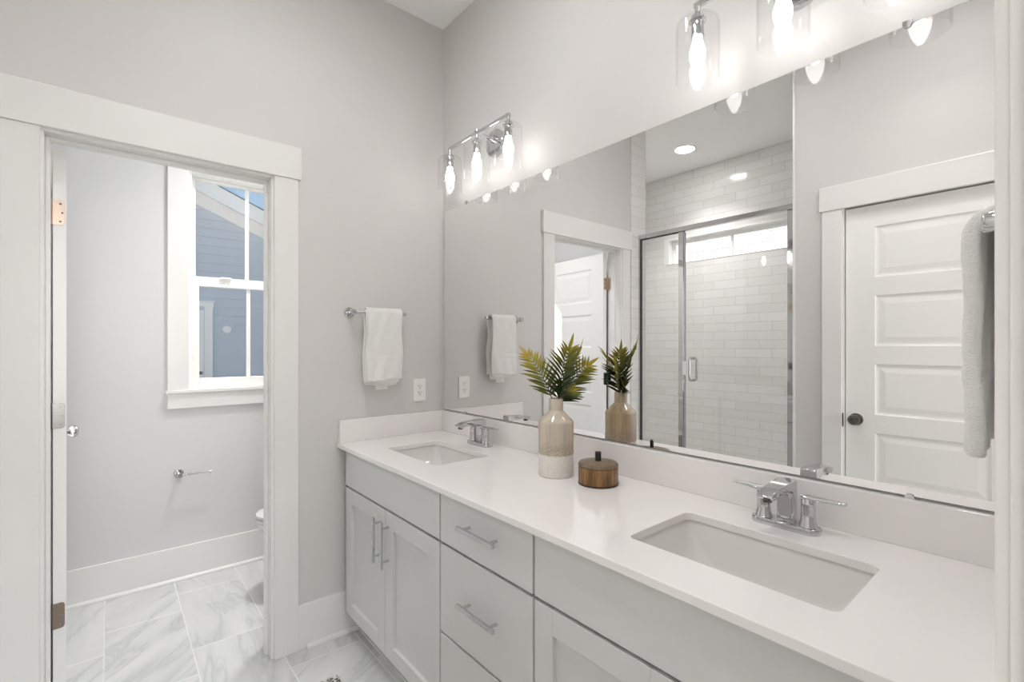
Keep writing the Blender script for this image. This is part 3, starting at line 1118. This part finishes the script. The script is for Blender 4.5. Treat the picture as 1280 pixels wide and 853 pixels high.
# ------------------------------------------------------------------ faucets
def faucet(x, label):
    y = -0.092
    t = thing('faucet', label, 'faucet', (x, y, ZC), 'chrome sink faucets', world=False)
    bm = BM()
    prof = rrect(-0.078, 0.078, -0.026, 0.026, 0.0255, 10)
    loft(bm, [[(p[0], p[1], 0) for p in prof], [(p[0], p[1], 0.011) for p in prof], [(p[0] * 0.985, p[1] * 0.96, 0.0145) for p in prof], [(p[0] * 0.96, p[1] * 0.88, 0.0155) for p in prof]], True, True)
    obj('base_plate', bm, M['chrome'], t, 0, True)
    # spout: a wide flat ribbon bent like a 7 (y, z profile)
    out = [(0.0210, 0.012), (0.0210, 0.1115), (0.0185, 0.1155), (0.0130, 0.1165), (-0.040, 0.1135), (-0.082, 0.1105), (-0.100, 0.1075), (-0.122, 0.0995), (-0.1235, 0.0965),
           (-0.112, 0.0885), (-0.103, 0.0875), (-0.094, 0.0915), (-0.080, 0.0935), (-0.018, 0.0930), (-0.0085, 0.0905), (-0.0030, 0.0845), (-0.0010, 0.0750), (-0.0010, 0.012)]
    bm = BM()
    prism(bm, out, 'X', -0.0195, 0.0195)
    # narrow towards the tip and the waist
    for v in bm.verts:
        k = 1.0
        if v.co.y < -0.06:
            k = 1.0 - 0.16 * (-v.co.y - 0.06) / 0.07
        v.co.x *= k
    obj('spout', bm, M['chrome'], t, 0.0030, True, 3, 25)
    bm = BM()
    prism(bm, rrect(-0.0135, 0.0135, 0.018, 0.080, 0.0115, 6), 'Y', -0.0045, 0.002)
    obj('spout_inlay', bm, M['chrome'], t, 0.0015, True)
    bm = BM(); lathe(bm, [(0, 0.0), (0.010, 0.0), (0.0105, 0.004), (0.0105, 0.010)], 20, (0, -0.104, 0.082))
    obj('aerator', bm, M['dark_metal'], t, 0, True)
    for s in (-1, 1):
        bm = BM()
        lathe(bm, [(0.0, 0.013), (0.0215, 0.013), (0.0205, 0.018), (0.0165, 0.030), (0.0150, 0.048), (0.0152, 0.0635), (0.0152, 0.0645), (0.0142, 0.0650), (0.0142, 0.0665), (0.0152, 0.0670), (0.0152, 0.080), (0.0135, 0.0825), (0.0, 0.083)], 32, (s * 0.0505, 0.0, 0))
        hb = obj('handle', bm, M['chrome'], t, 0, True)
        bm = BM()
        x0, x1 = s * 0.0365, s * 0.128
        rings = []
        for k, (f, hw, hz, zz) in enumerate(((0, 0.0135, 0.0045, 0.0825), (0.15, 0.0148, 0.0045, 0.083), (0.4, 0.0125, 0.0040, 0.0835), (0.8, 0.0098, 0.0033, 0.0842), (0.97, 0.0088, 0.0030, 0.0845), (1.0, 0.0072, 0.0022, 0.0845))):
            xx = x0 + (x1 - x0) * f
            rings.append([(xx, p[0], zz + p[1]) for p in rrect(-hw, hw, -hz, hz, min(hz, hw) * 0.8, 4)])
        loft(bm, rings, True, True)
        obj('lever', bm, M['chrome'], hb, 0, True)
    return t


faucet(0.455, 'chrome two-handle faucet behind the far sink')
faucet(1.727, 'chrome two-handle faucet behind the near sink')

# ------------------------------------------------------------------ mirror
mr = thing('mirror', 'large frameless mirror spanning the wall above the vanity', 'mirror', (1.09, -0.003, 0.986))
MX0, MX1, MZ0, MZ1 = 0.022, 2.165, 0.9865, 2.034
bm = BM(); box(bm, MX0 + 0.0005, MX1 - 0.0005, -0.0060, -0.0005, MZ0 + 0.0005, MZ1 - 0.0005)
obj('glass_edge', bm, M['mirror_edge'], mr)
bm = BM(); box(bm, MX0 + 0.001, MX1 - 0.001, -0.0064, -0.0061, MZ0 + 0.0018, MZ1 - 0.001)
obj('mirror_glass', bm, M['mirror'], mr)
for cx, top in ((0.216, 0), (1.951, 0), (0.223, 1), (1.947, 1)):
    bm = BM()
    s = 1 if top else -1
    ze = MZ1 if top else MZ0
    zz = [ze + s * 0.010, ze - s * 0.007]
    prism(bm, [(cx - 0.009, zz[0]), (cx + 0.009, zz[0]), (cx + 0.009, ze), (cx + 0.005, zz[1]), (cx - 0.005, zz[1]), (cx - 0.009, ze)], 'Y', -0.0095, -0.0066)
    box(bm, cx - 0.008, cx + 0.008, -0.007, -0.0005, min(zz[0], ze + s * 0.001), max(zz[0], ze + s * 0.001))
    obj('mirror_clip', bm, M['chrome'], mr, 0.001)


# ------------------------------------------------------------------ vanity lights
def vanity_light(x, label):
    t = thing('vanity_light', label, 'wall light', (x, 0, 2.262), 'three-shade chrome vanity lights', world=False)
    bm = BM(); lathe(bm, [(0, -0.0005), (0.062, -0.0005), (0.062, -0.016), (0.058, -0.021), (0.0, -0.022)], 48, (0, 0, -0.012), 'Y')
    obj('back_plate', bm, M['chrome'], t, 0, True)
    bm = BM(); sweep(bm, [(0, -0.02, 0.004), (0, -0.115, 0.004)], 0.0085, 16); lathe(bm, [(0, -0.021), (0.017, -0.021), (0.017, -0.034), (0.0, -0.034)], 24, (0, 0, 0.004), 'Y')
    obj('arm', bm, M['chrome'], t, 0, True)
    bm = BM(); box(bm, -0.229, 0.229, -0.122, -0.108, -0.003, 0.011)
    obj('cross_bar', bm, M['chrome'], t, 0.002)
    bm = BM(); lathe(bm, [(0.0, 0.0), (0.011, 0.0), (0.011, 0.010), (0.006, 0.013), (0, 0.014)], 20, (0, -0.115, 0.011))
    obj('finial', bm, M['chrome'], t, 0, True)
    for dx in (-0.22, 0.0, 0.22):
        bm = BM()
        lathe(bm, [(0, 0.0), (0.0075, 0.0), (0.0075, -0.020), (0.013, -0.022), (0.017, -0.026), (0.017, -0.036), (0.0225, -0.038), (0.0225, -0.0415), (0.0165, -0.043), (0.0165, -0.078), (0.0175, -0.080), (0.0175, -0.086), (0.012, -0.087), (0, -0.087)], 28, (dx, -0.115, 0))
        s = obj('socket', bm, M['chrome'], t, 0, True)
        # clear cylinder shade, rounded shoulder, open below
        bm = BM()
        ro, zt, zb = 0.0575, -0.0375, -0.2045
        prof = [(0.018, zt), (0.040, zt), (0.050, zt - 0.003), (0.0555, zt - 0.009), (ro, zt - 0.018), (ro, zb + 0.001), (ro - 0.001, zb), (ro - 0.002, zb), (ro - 0.003, zb + 0.001), (ro - 0.003, zt - 0.018), (0.0525, zt - 0.011), (0.0475, zt - 0.006), (0.040, zt - 0.003), (0.018, zt - 0.003)]
        lathe(bm, prof, 64, (dx, -0.115, 0), 'Z', True)
        obj('shade', bm, M['shade'], t, 0, True)
        bm = BM()
        lathe(bm, [(0.0, -0.0865), (0.0125, -0.0865), (0.0130, -0.095), (0.0165, -0.108), (0.0205, -0.122), (0.0215, -0.134), (0.0205, -0.145), (0.0165, -0.158), (0.0105, -0.169), (0.006, -0.175), (0.0, -0.177)], 28, (dx, -0.115, 0))
        obj('bulb', bm, M['bulb'], t, 0, True)
    return t


vanity_light(0.465, 'three-shade chrome vanity light in the corner over the far sink')
vanity_light(1.730, 'three-shade chrome vanity light over the near sink, cut by the top edge')


# ------------------------------------------------------------------ recessed ceiling lights: the shower's own, the rest added as unseen fill
def downlight(x, y, z, lens, label, r=0.078, beam=0):
    t = thing('recessed_light', label, 'ceiling light', (x, y, z), 'round recessed ceiling lights', world=False)
    bm = BM(); lathe(bm, [(r, -0.001), (r + 0.016, -0.001), (r + 0.015, -0.006), (r + 0.002, -0.009), (r, -0.006)], 48, (0, 0, 0), 'Z', True)
    obj('trim_ring', bm, M['ceiling'], t, 0, True)
    bm = BM(); lathe(bm, [(0, -0.0055), (r - 0.0005, -0.0055), (r - 0.0005, -0.002), (0, -0.002)], 48)
    obj('lens', bm, M[lens], t)
    if beam:
        ld = bpy.data.lights.new('downlight_beam', 'AREA')
        ld.shape = 'DISK'
        ld.size = 2 * r
        ld.energy = beam
        ld.spread = math.radians(105)
        ld.color = (1.0, 0.985, 0.97)
        lo = bpy.data.objects.new('downlight_beam', ld)
        COL.objects.link(lo)
        lo.parent = t
        lo.location = (0, 0, -0.0075)


downlight(0.0, -2.42, H, 'shower_lens', 'round recessed light in the shower ceiling, seen in the mirror', beam=5.5)
downlight(0.95, -0.82, H, 'fill_room', 'added unseen fill light in the bathroom ceiling nearer the toilet room')  # unseen ceiling lamp added as general room fill
downlight(1.80, -1.12, H, 'fill_entry', 'added unseen fill light in the bathroom ceiling nearer the entrance', beam=1.5)  # unseen lamp added to brighten the towel and casing side
downlight(-0.42, -0.52, H, 'fill_toilet', 'added unseen fill light in the toilet room ceiling', beam=4.5)  # unseen lamp added to lift the toilet room walls
downlight(3.30, -1.30, H, 'fill_bedroom', 'added unseen fill light in the bedroom ceiling near the entrance')  # this and the next are unseen bedroom lamps added as fill
downlight(4.10, -1.30, H, 'fill_bedroom', 'added unseen fill light in the bedroom ceiling away from the entrance')

# ------------------------------------------------------------------ shower enclosure
YG = -1.76
se = thing('shower_enclosure', 'chrome framed glass shower screen with a hinged door', 'shower screen', (0.56, YG, 0.10))
bm = BM(); box(bm, 0.009, 1.128, YG - 0.022, YG + 0.022, 2.132, 2.165)
obj('header_rail', bm, M['chrome'], se, 0.004)
bm = BM(); box(bm, 0.009, 1.128, YG - 0.018, YG + 0.018, 0.10, 0.125)
obj('bottom_rail', bm, M['chrome'], se, 0.003)
bm = BM(); box(bm, 0.009, 0.026, YG - 0.016, YG + 0.016, 0.125, 2.132)
obj('wall_jamb', bm, M['chrome'], se, 0.002)
bm = BM(); box(bm, 1.056, 1.128, YG - 0.016, YG + 0.010, 0.125, 2.132)
obj('wall_jamb', bm, M['chrome'], se, 0.003)
bm = BM(); box(bm, 0.343, 0.382, YG - 0.016, YG + 0.016, 0.125, 2.132)
obj('centre_post', bm, M['chrome'], se, 0.004)
bm = BM(); box(bm, 0.024, 0.345, YG - 0.003, YG + 0.003, 0.127, 2.130)
fp = obj('fixed_panel', bm, M['glass'], se)
bm = BM(); box(bm, 0.0235, 0.0275, YG - 0.006, YG + 0.0165, 0.127, 2.130); box(bm, 0.0275, 0.345, YG - 0.006, YG + 0.0165, 2.1275, 2.131)
obj('seal_strip', bm, M['slot'], fp)
bm = BM(); box(bm, 0.388, 1.050, YG - 0.003, YG + 0.003, 0.135, 2.122)
dp = obj('door_panel', bm, M['glass'], se)
bm = BM(); box(bm, 0.383, 0.390, YG - 0.008, YG + 0.008, 0.135, 2.122)
obj('edge_seal', bm, M['pull'], dp)
bm = BM(); box(bm, 0.380, 0.394, YG - 0.004, YG + 0.022, 1.115, 1.215)
obj('door_catch', bm, M['vinyl'], dp, 0.002)
bm = BM()
for s in (1, -1):
    y0, y1 = YG + s * 0.003, YG + s * 0.048
    z0, z1, r = 1.082, 1.235, 0.022
    pts = [(0.448, y0, z1)]
    for k in range(7):
        a = math.pi / 2 * k / 6
        pts.append((0.448, y1 - s * r + s * r * math.sin(a), z1 - r + r * math.cos(a)))
    for k in range(7):
        a = math.pi / 2 * k / 6
        pts.append((0.448, y1 - s * r + s * r * math.cos(a), z0 + r - r * math.sin(a)))
    pts.append((0.448, y0, z0))
    sweep(bm, pts, 0.0085, 14)
obj('pull_handle', bm, M['chrome'], dp, 0, True)


# ------------------------------------------------------------------ towel bars, towels
def towel_bar(name, root_loc, direction, label):
    """wall plane at local x=0, bar runs along +y from the post; direction=+1 sticks out to +x"""
    t = thing(name, label, 'towel bar', root_loc, 'chrome single-post towel bars', world=False)
    s = direction
    bm = BM(); lathe(bm, [(0, 0.0005 * s), (0.0245, 0.0005 * s), (0.0245, 0.007 * s), (0.021, 0.011 * s), (0.0, 0.012 * s)], 36, (0, 0, 0), 'X')
    obj('wall_plate', bm, M['chrome'], t, 0, True)
    bm = BM(); lathe(bm, [(0, 0.010 * s), (0.0115, 0.010 * s), (0.0100, 0.020 * s), (0.0100, 0.040 * s), (0.0130, 0.046 * s), (0.0130, 0.066 * s), (0.011, 0.069 * s), (0, 0.069 * s)], 28, (0, 0, 0), 'X')
    obj('post', bm, M['chrome'], t, 0, True)
    bm = BM(); sweep(bm, [(0.056 * s, 0.0, 0), (0.056 * s, 0.252, 0)], 0.0072, 16)
    lathe(bm, [(0, 0.247), (0.0095, 0.247), (0.0105, 0.250), (0.0105, 0.258), (0.0085, 0.261), (0, 0.261)], 20, (0.056 * s, 0, 0), 'Y')
    obj('bar', bm, M['chrome'], t, 0, True)
    return t


towel_bar('towel_bar', (0, -0.512, 1.477), 1, 'chrome towel bar on the wall beside the toilet room doorway')
towel_bar('towel_bar', (XR, -0.512, 1.477), -1, 'chrome towel bar at the picture edge beside the entrance casing')


def hand_towel(loc, s, width, front, back, label, seed, plump=0.0105, hug=0.0235):
    """folded towel hung over a bar that runs along y; s = side the front flap faces"""
    rnd = random.Random(seed)
    t = thing('hand_towel', label, 'towel', loc, 'white hanging hand towels', world=False)

    def sheet(y0, y1, zf, zb, gap, thick, wob, hem):
        # path in (x,z): front flap bottom, up, over the bar, down the back
        path = []
        N = 34
        for i in range(N + 1):
            path.append((gap * s, zf + (-0.004 - zf) * i / N))
        for k in range(1, 8):
            a = math.pi * k / 8
            path.append((gap * math.cos(a) * s, -0.004 + (gap) * math.sin(a)))
        for i in range(N + 1):
            path.append((-gap * s, -0.004 + (zb + 0.004) * i / N))
        NY = 18
        ph = [rnd.uniform(0, 6.28) for _ in range(6)]
        grid = []
        bm = BM()
        P = len(path)
        for j in range(NY + 1):
            f = j / NY
            rowv = []
            for i, (px, pz) in enumerate(path):
                drop = max(0.0, -pz) / max(0.05, -zf)
                w = wob * drop * (math.sin(7 * f + ph[0] + 3 * drop) + 0.6 * math.sin(13 * f + ph[1]))
                yy = y0 + (y1 - y0) * f + 0.003 * math.sin(9 * drop + ph[2]) * (f - 0.5) * 2
                yy += (0.5 - f) * 0.010 * (1 - drop)
                zz = pz
                # sagging lower hem and a shallow dobby border
                if i <= 2 or i >= P - 3:
                    zz += 0.005 * math.sin(5 * f + ph[3])
                side = 1 if i < P / 2 else -1
                dob = 0.0
                d = pz - zf
                if hem and side == 1 and (0.085 < d < 0.095 or 0.117 < d < 0.127):
                    dob = -0.0022
                taper = 1.0 if drop > 0.05 else 1.0
                rowv.append(((px + s * side * (dob + 0.002 * math.sin(17 * f + 11 * drop + ph[4])) + s * w) * taper, yy, zz))
            grid.append(rowv)
        V = [[bm.verts.new(p) for p in r] for r in grid]
        for j in range(NY):
            for i in range(P - 1):
                bm.faces.new((V[j][i], V[j][i + 1], V[j + 1][i + 1], V[j + 1][i]))
        return bm

    def add(name, bm, thick, parent):
        o = obj(name, bm, M['towel'], parent, 0, True)
        md = o.modifiers.new('thick', 'SOLIDIFY')
        md.thickness = thick
        md.offset = 0
        sb = o.modifiers.new('soft', 'SUBSURF')
        sb.levels = 1
        sb.render_levels = 2
        tx = bpy.data.textures.new('terry', 'CLOUDS')
        tx.noise_scale = 0.012
        dm = o.modifiers.new('terry', 'DISPLACE')
        dm.texture = tx
        dm.strength = 0.0019
        dm.mid_level = 0.5
        return o

    w = width / 2
    f = add('outer_layer', sheet(-w, w, front, back, hug, 0.009, 0.0035, True), plump, t)
    if plump < 0.015:
        add('inner_layer', sheet(-w - 0.004, w - 0.012, front - 0.012, back - 0.022, 0.0125, 0.006, 0.002, False), 0.0085, t)
    if plump > 0.015:
        return t
    bm = BM(); box(bm, -0.017 * s - 0.0012, -0.017 * s + 0.0012, -0.032, 0.030, back - 0.042, back - 0.010)
    obj('care_tag', bm, M['plate'], t)['label'] = 'small white care tag'
    return t


hand_towel((0.056, -0.368, 1.477), 1, 0.182, -0.318, -0.322, 'white hand towel hung on the wall beside the toilet room doorway', 3)
hand_towel((XR - 0.056, -0.368, 1.477), -1, 0.186, -0.306, -0.262, 'white hand towel seen edge-on beside the entrance casing', 8, 0.021, 0.0285)

# ------------------------------------------------------------------ outlet, paper holder
ou = thing('wall_outlet', 'white duplex outlet on the wall left of the mirror', 'outlet', (0, -0.145, 1.095), world=False)
bm = BM(); prism(bm, rrect(-0.0355, 0.0355, -0.0585, 0.0585, 0.004, 4), 'X', 0.0004, 0.006)
obj('cover_plate', bm, M['plate'], ou, 0.0018)
bm = BM(); prism(bm, rrect(-0.0165, 0.0165, -0.034, 0.034, 0.003, 4), 'X', 0.006, 0.0078)
rc = obj('receptacle', bm, M['plate'], ou, 0.0008)
for dz in (0.0185, -0.0165):
    bm = BM()
    box(bm, 0.0076, 0.0081, -0.0075, -0.0055, dz - 0.001, dz + 0.008)
    box(bm, 0.0076, 0.0081, 0.0050, 0.0072, dz - 0.0005, dz + 0.0075)
    lathe(bm, [(0, 0.0076), (0.0026, 0.0076), (0.0026, 0.0081), (0, 0.0081)], 14, (0, 0, dz - 0.0075), 'X')
    obj('socket_slots', bm, M['slot'], rc)
bm = BM(); box(bm, 0.0078, 0.0088, -0.006, 0.006, -0.0035, -0.0005); box(bm, 0.0078, 0.0088, -0.006, 0.006, 0.0015, 0.0045)
obj('test_button', bm, M['plate'], rc)

tp = thing('paper_holder', 'empty chrome toilet paper holder below the window', 'toilet paper holder', (XFAR, -1.066, 0.601), world=False)
bm = BM(); lathe(bm, [(0, 0.0005), (0.0245, 0.0005), (0.0245, 0.007), (0.021, 0.011), (0.0, 0.012)], 36, (0, 0, 0), 'X')
obj('wall_plate', bm, M['chrome'], tp, 0, True)
bm = BM(); lathe(bm, [(0, 0.010), (0.0115, 0.010), (0.0100, 0.020), (0.0100, 0.045), (0.0125, 0.050), (0.0125, 0.068), (0.011, 0.071), (0, 0.071)], 28, (0, 0, 0), 'X')
obj('post', bm, M['chrome'], tp, 0, True)
bm = BM(); sweep(bm, [(0.058, 0.0, 0), (0.058, 0.145, 0)], 0.0068, 16); lathe(bm, [(0, 0.140), (0.0095, 0.140), (0.010, 0.143), (0.010, 0.150), (0, 0.153)], 20, (0.058, 0, 0), 'Y')
obj('bar', bm, M['chrome'], tp, 0, True)


# ------------------------------------------------------------------ toilet
TX = -0.585
to = thing('toilet', 'white toilet mostly hidden behind the doorway casing', 'toilet', (TX, -0.412, 0), world=False)


def egg(cy, ry_front, ry_back, rx, z, n=40):
    pts = []
    for i in range(n):
        a = 2 * math.pi * i / n
        y = math.sin(a)
        pts.append((rx * math.cos(a), cy + (ry_back if y > 0 else ry_front) * y, z))
    return pts


bm = BM()
loft(bm, [egg(0.02, 0.24, 0.22, 0.115, 0.0), egg(0.02, 0.24, 0.22, 0.115, 0.03), egg(0.03, 0.21, 0.20, 0.105, 0.12), egg(0.01, 0.24, 0.21, 0.125, 0.22), egg(-0.03, 0.29, 0.22, 0.165, 0.32), egg(-0.05, 0.31, 0.22, 0.182, 0.375), egg(-0.05, 0.312, 0.22, 0.184, 0.392)], True, True)
obj('bowl', bm, M['china'], to, 0, True)
bm = BM(); loft(bm, [egg(-0.05, 0.300, 0.205, 0.176, 0.3925), egg(-0.05, 0.318, 0.212, 0.187, 0.400), egg(-0.05, 0.318, 0.212, 0.187, 0.410), egg(-0.05, 0.308, 0.207, 0.180, 0.4145)], True, True)
obj('seat', bm, M['china'], to, 0, True)
bm = BM(); loft(bm, [egg(-0.05, 0.300, 0.205, 0.176, 0.4155), egg(-0.05, 0.318, 0.212, 0.187, 0.422), egg(-0.05, 0.316, 0.211, 0.186, 0.433), egg(-0.05, 0.290, 0.20, 0.170, 0.442), egg(-0.05, 0.15, 0.12, 0.09, 0.447)], True, True)
obj('seat_lid', bm, M['china'], to, 0, True)
bm = BM()
loft(bm, [[(p[0], p[1], z) for p in rrect(-hw, hw, y0, 0.385, 0.03, 6)] for z, hw, y0 in ((0.385, 0.185, 0.205), (0.40, 0.198, 0.195), (0.55, 0.208, 0.190), (0.735, 0.215, 0.186))], True, True)
obj('tank', bm, M['china'], to, 0, True)
bm = BM()
loft(bm, [[(p[0], p[1], z) for p in rrect(-hw, hw, y0, 0.390, 0.032, 6)] for z, hw, y0 in ((0.736, 0.218, 0.183), (0.742, 0.226, 0.176), (0.765, 0.226, 0.176), (0.775, 0.218, 0.184))], True, True)
obj('tank_lid', bm, M['china'], to, 0, True)
bm = BM(); lathe(bm, [(0, 0.186), (0.014, 0.186), (0.014, 0.176), (0, 0.174)], 20, (-0.155, 0, 0.675), 'Y'); sweep(bm, [(-0.155, 0.172, 0.675), (-0.120, 0.168, 0.672), (-0.085, 0.170, 0.667)], [0.006, 0.0065, 0.005], 10)
obj('flush_lever', bm, M['chrome'], to, 0, True)

# ------------------------------------------------------------------ vase and fern
VX, VY = 1.029, -0.186
va = thing('vase', 'two-tone beige and white ceramic bottle vase on the countertop', 'vase', (VX, VY, ZC), world=False)
bm = BM()
lathe(bm, [(0, 0.0), (0.056, 0.0), (0.0595, 0.003), (0.0605, 0.010), (0.0605, 0.180), (0.0602, 0.1835), (0.0590, 0.1865), (0.0570, 0.1890), (0.0290, 0.2180), (0.0262, 0.2205), (0.0250, 0.2215), (0.0245, 0.2235), (0.0243, 0.226), (0.0243, 0.259), (0.0235, 0.2622), (0.0210, 0.2634), (0.0195, 0.261), (0.0195, 0.215), (0.045, 0.185), (0.052, 0.170), (0.052, 0.012), (0, 0.010)], 64)
obj('body', bm, M['vase'], va, 0, True)


def frond(label, base, ctrl, tip, leaf_len, pairs, facing, start=0.18, age0=0.0, seed=1, tipw=1.0):
    rnd = random.Random(seed)
    base, ctrl, tip = Vector(base), Vector(ctrl), Vector(tip)
    t = thing('fern_frond', label, 'fern frond', base, 'fern fronds standing in the ceramic vase', world=True)

    def B(u):
        return base * (1 - u) ** 2 + ctrl * 2 * u * (1 - u) + tip * u * u

    def T(u):
        return ((ctrl - base) * 2 * (1 - u) + (tip - ctrl) * 2 * u).normalized()
    bm = BM()
    n = 14
    sweep(bm, [B(i / n) for i in range(n + 1)], [0.0019 - 0.0013 * i / n for i in range(n + 1)], 7)
    obj('midrib', bm, M['stem'], t, 0, True)
    bm = BM()
    lay = bm.verts.layers.float.new('age')
    face = Vector(facing).normalized()

    def leaf(p, d, nrm, L, w, age):
        side = d.cross(nrm).normalized()
        nrm = side.cross(d).normalized()
        rows = []
        for k, (f, ww) in enumerate(((0, 0.12), (0.12, 0.62), (0.3, 1.0), (0.5, 0.93), (0.72, 0.62), (0.88, 0.30), (1.0, 0.02))):
            c = p + d * (L * f) - nrm * (L * 0.16 * f * f)
            hw = w * ww
            fold = 0.35 * hw
            tri = []
            for q, o in ((-1, fold), (0, 0), (1, fold)):
                v = bm.verts.new(c + side * (q * hw) + nrm * o)
                v[lay] = age + 0.12 * f + rnd.uniform(-0.03, 0.03)
                tri.append(v)
            rows.append(tri)
        for a, b in zip(rows[:-1], rows[1:]):
            bm.faces.new((a[0], a[1], b[1], b[0]))
            bm.faces.new((a[1], a[2], b[2], b[1]))
    for i in range(pairs):
        u = start + (0.96 - start) * i / (pairs - 1)
        p, d = B(u), T(u)
        s = d.cross(face).normalized()
        env = 0.62 + 0.38 * math.sin(math.pi * min(1.0, (i + 1.5) / pairs) ** 0.8)
        if u > 0.8:
            env *= 1.0 - 0.9 * (u - 0.8)
        for sg in (-1, 1):
            ang = math.radians(60 - 26 * u + rnd.uniform(-5, 5))
            dd = (d * math.cos(ang) + s * sg * math.sin(ang) + face * rnd.uniform(-0.05, 0.22)).normalized()
            leaf(p, dd, face + d * 0.2, leaf_len * env * rnd.uniform(0.9, 1.08), 0.0050 + 0.0008 * rnd.random(), age0 + 0.62 * u ** 1.5)
    leaf(tip - T(1.0) * 0.004, T(1.0), face, leaf_len * 0.72 * tipw, 0.0062, min(0.95, age0 + 0.68))
    o = obj('leaflets', bm, M['leaf'], t, 0, True)
    md = o.modifiers.new('thick', 'SOLIDIFY')
    md.thickness = 0.0005
    md.offset = 0
    return t


zb = ZC + 0.235
frond('fern frond leaning left, yellow-green with a drooping yellow tip', (VX - 0.006, VY - 0.004, zb), (VX - 0.030, VY - 0.012, zb + 0.095), (VX - 0.110, VY - 0.034, ZC + 0.412), 0.080, 13, (0.74, -0.50, 0.44), 0.20, 0.26, 1)
frond('tallest dark green fern frond standing upright in the vase', (VX + 0.004, VY + 0.002, zb), (VX + 0.018, VY + 0.002, zb + 0.110), (VX + 0.062, VY - 0.002, ZC + 0.432), 0.088, 14, (0.78, -0.40, 0.46), 0.14, 0.04, 2)
frond('upright fern frond behind the tallest one, nearest the mirror', (VX + 0.000, VY + 0.008, zb), (VX + 0.000, VY + 0.030, zb + 0.105), (VX + 0.042, VY + 0.060, ZC + 0.420), 0.082, 13, (0.80, 0.50, 0.30), 0.14, 0.06, 3)
frond('fern frond leaning right with an orange-yellow tip, over the mirror edge', (VX + 0.006, VY + 0.006, zb), (VX + 0.022, VY + 0.040, zb + 0.095), (VX + 0.052, VY + 0.104, ZC + 0.376), 0.084, 13, (0.86, -0.22, 0.46), 0.16, 0.18, 4)
frond('short low fern frond at the vase mouth pointing right', (VX + 0.004, VY - 0.002, zb), (VX + 0.018, VY + 0.012, zb + 0.040), (VX + 0.040, VY + 0.034, ZC + 0.288), 0.070, 8, (0.7, -0.35, 0.6), 0.28, 0.0, 5, 0.8)

# ------------------------------------------------------------------ wooden box
BX, BY = 1.190, -0.156
wb = thing('wooden_box', 'round brown wooden trinket box with a leather loop lid', 'box', (BX, BY, ZC), world=False)
bm = BM(); lathe(bm, [(0, 0.0), (0.0615, 0.0), (0.0632, 0.0025), (0.0632, 0.0565), (0.060, 0.0565), (0.056, 0.0565), (0.056, 0.008), (0, 0.008)], 56)
obj('body', bm, M['wood'], wb, 0, True)
bm = BM(); lathe(bm, [(0.0600, 0.0003), (0.0640, 0.0003), (0.0642, 0.0050), (0.0634, 0.0062), (0.0600, 0.0062)], 56, (0, 0, 0), 'Z', True)
obj('base_rim', bm, M['rim'], wb, 0, True)
bm = BM(); lathe(bm, [(0, 0.0575), (0.0632, 0.0575), (0.0640, 0.0590), (0.0638, 0.0640), (0.0605, 0.0690), (0.050, 0.0715), (0.0, 0.0735)], 56)
lid = obj('lid', bm, M['wood_lid'], wb, 0, True)
bm = BM()
# strap folded into a loop, standing on the lid
pts = []
for k in range(17):
    a = math.pi * k / 16
    pts.append((-0.0055 * math.cos(a), 0.0975 + 0.006 * math.sin(a)))
outer = [(-0.0055, 0.072)] + pts + [(0.0055, 0.072)]
c45, s45 = math.cos(math.radians(-40)), math.sin(math.radians(-40))
VL = [[bm.verts.new((x * c45 - w * s45, x * s45 + w * c45, z)) for x, z in outer] for w in (-0.009, 0.009)]
for k in range(len(outer)):
    kk = (k + 1) % len(outer)
    bm.faces.new((VL[0][k], VL[0][kk], VL[1][kk], VL[1][k]))
bm.faces.new(VL[0])
bm.faces.new(list(reversed(VL[1])))
obj('leather_loop', bm, M['leather'], lid, 0, True)

# ------------------------------------------------------------------ rug
rg = thing('rug', 'black and white flecked rug corner on the floor before the vanity', 'rug', (0.95, -0.95, 0), world=True)
bm = BM()
x0, x1, y0, y1 = 0.315, 1.75, -1.25, -0.672
nx, ny = 60, 26
rnd = random.Random(5)
vv = [[bm.verts.new((x0 + (x1 - x0) * i / nx + rnd.uniform(-1, 1) * 0.003, y0 + (y1 - y0) * j / ny + rnd.uniform(-1, 1) * 0.003, 0.012 + rnd.random() * 0.005)) for j in range(ny + 1)] for i in range(nx + 1)]
for i in range(nx):
    for j in range(ny):
        bm.faces.new((vv[i][j], vv[i + 1][j], vv[i + 1][j + 1], vv[i][j + 1]))
edge = [e for e in bm.edges if e.is_boundary]
r = bmesh.ops.extrude_edge_only(bm, edges=edge)
for g in r['geom']:
    if isinstance(g, bmesh.types.BMVert):
        g.co.z = 0.001
obj('pile', bm, M['rug'], rg, 0, True)
bm = BM()
for j in range(46):
    yy = y0 + 0.006 + (y1 - y0 - 0.012) * j / 45
    a = rnd.uniform(-0.4, 0.4)
    sweep(bm, [(x0 + 0.004, yy, 0.009), (x0 - 0.012, yy + a * 0.006, 0.012), (x0 - 0.028, yy + a * 0.018, 0.006), (x0 - 0.040, yy + a * 0.03, 0.003)], [0.0035, 0.0032, 0.0038, 0.0015], 6)
obj('fringe', bm, M['rug'], rg, 0, True)

for o in bpy.data.objects:
    if '_world' in o.keys():
        del o['_world']
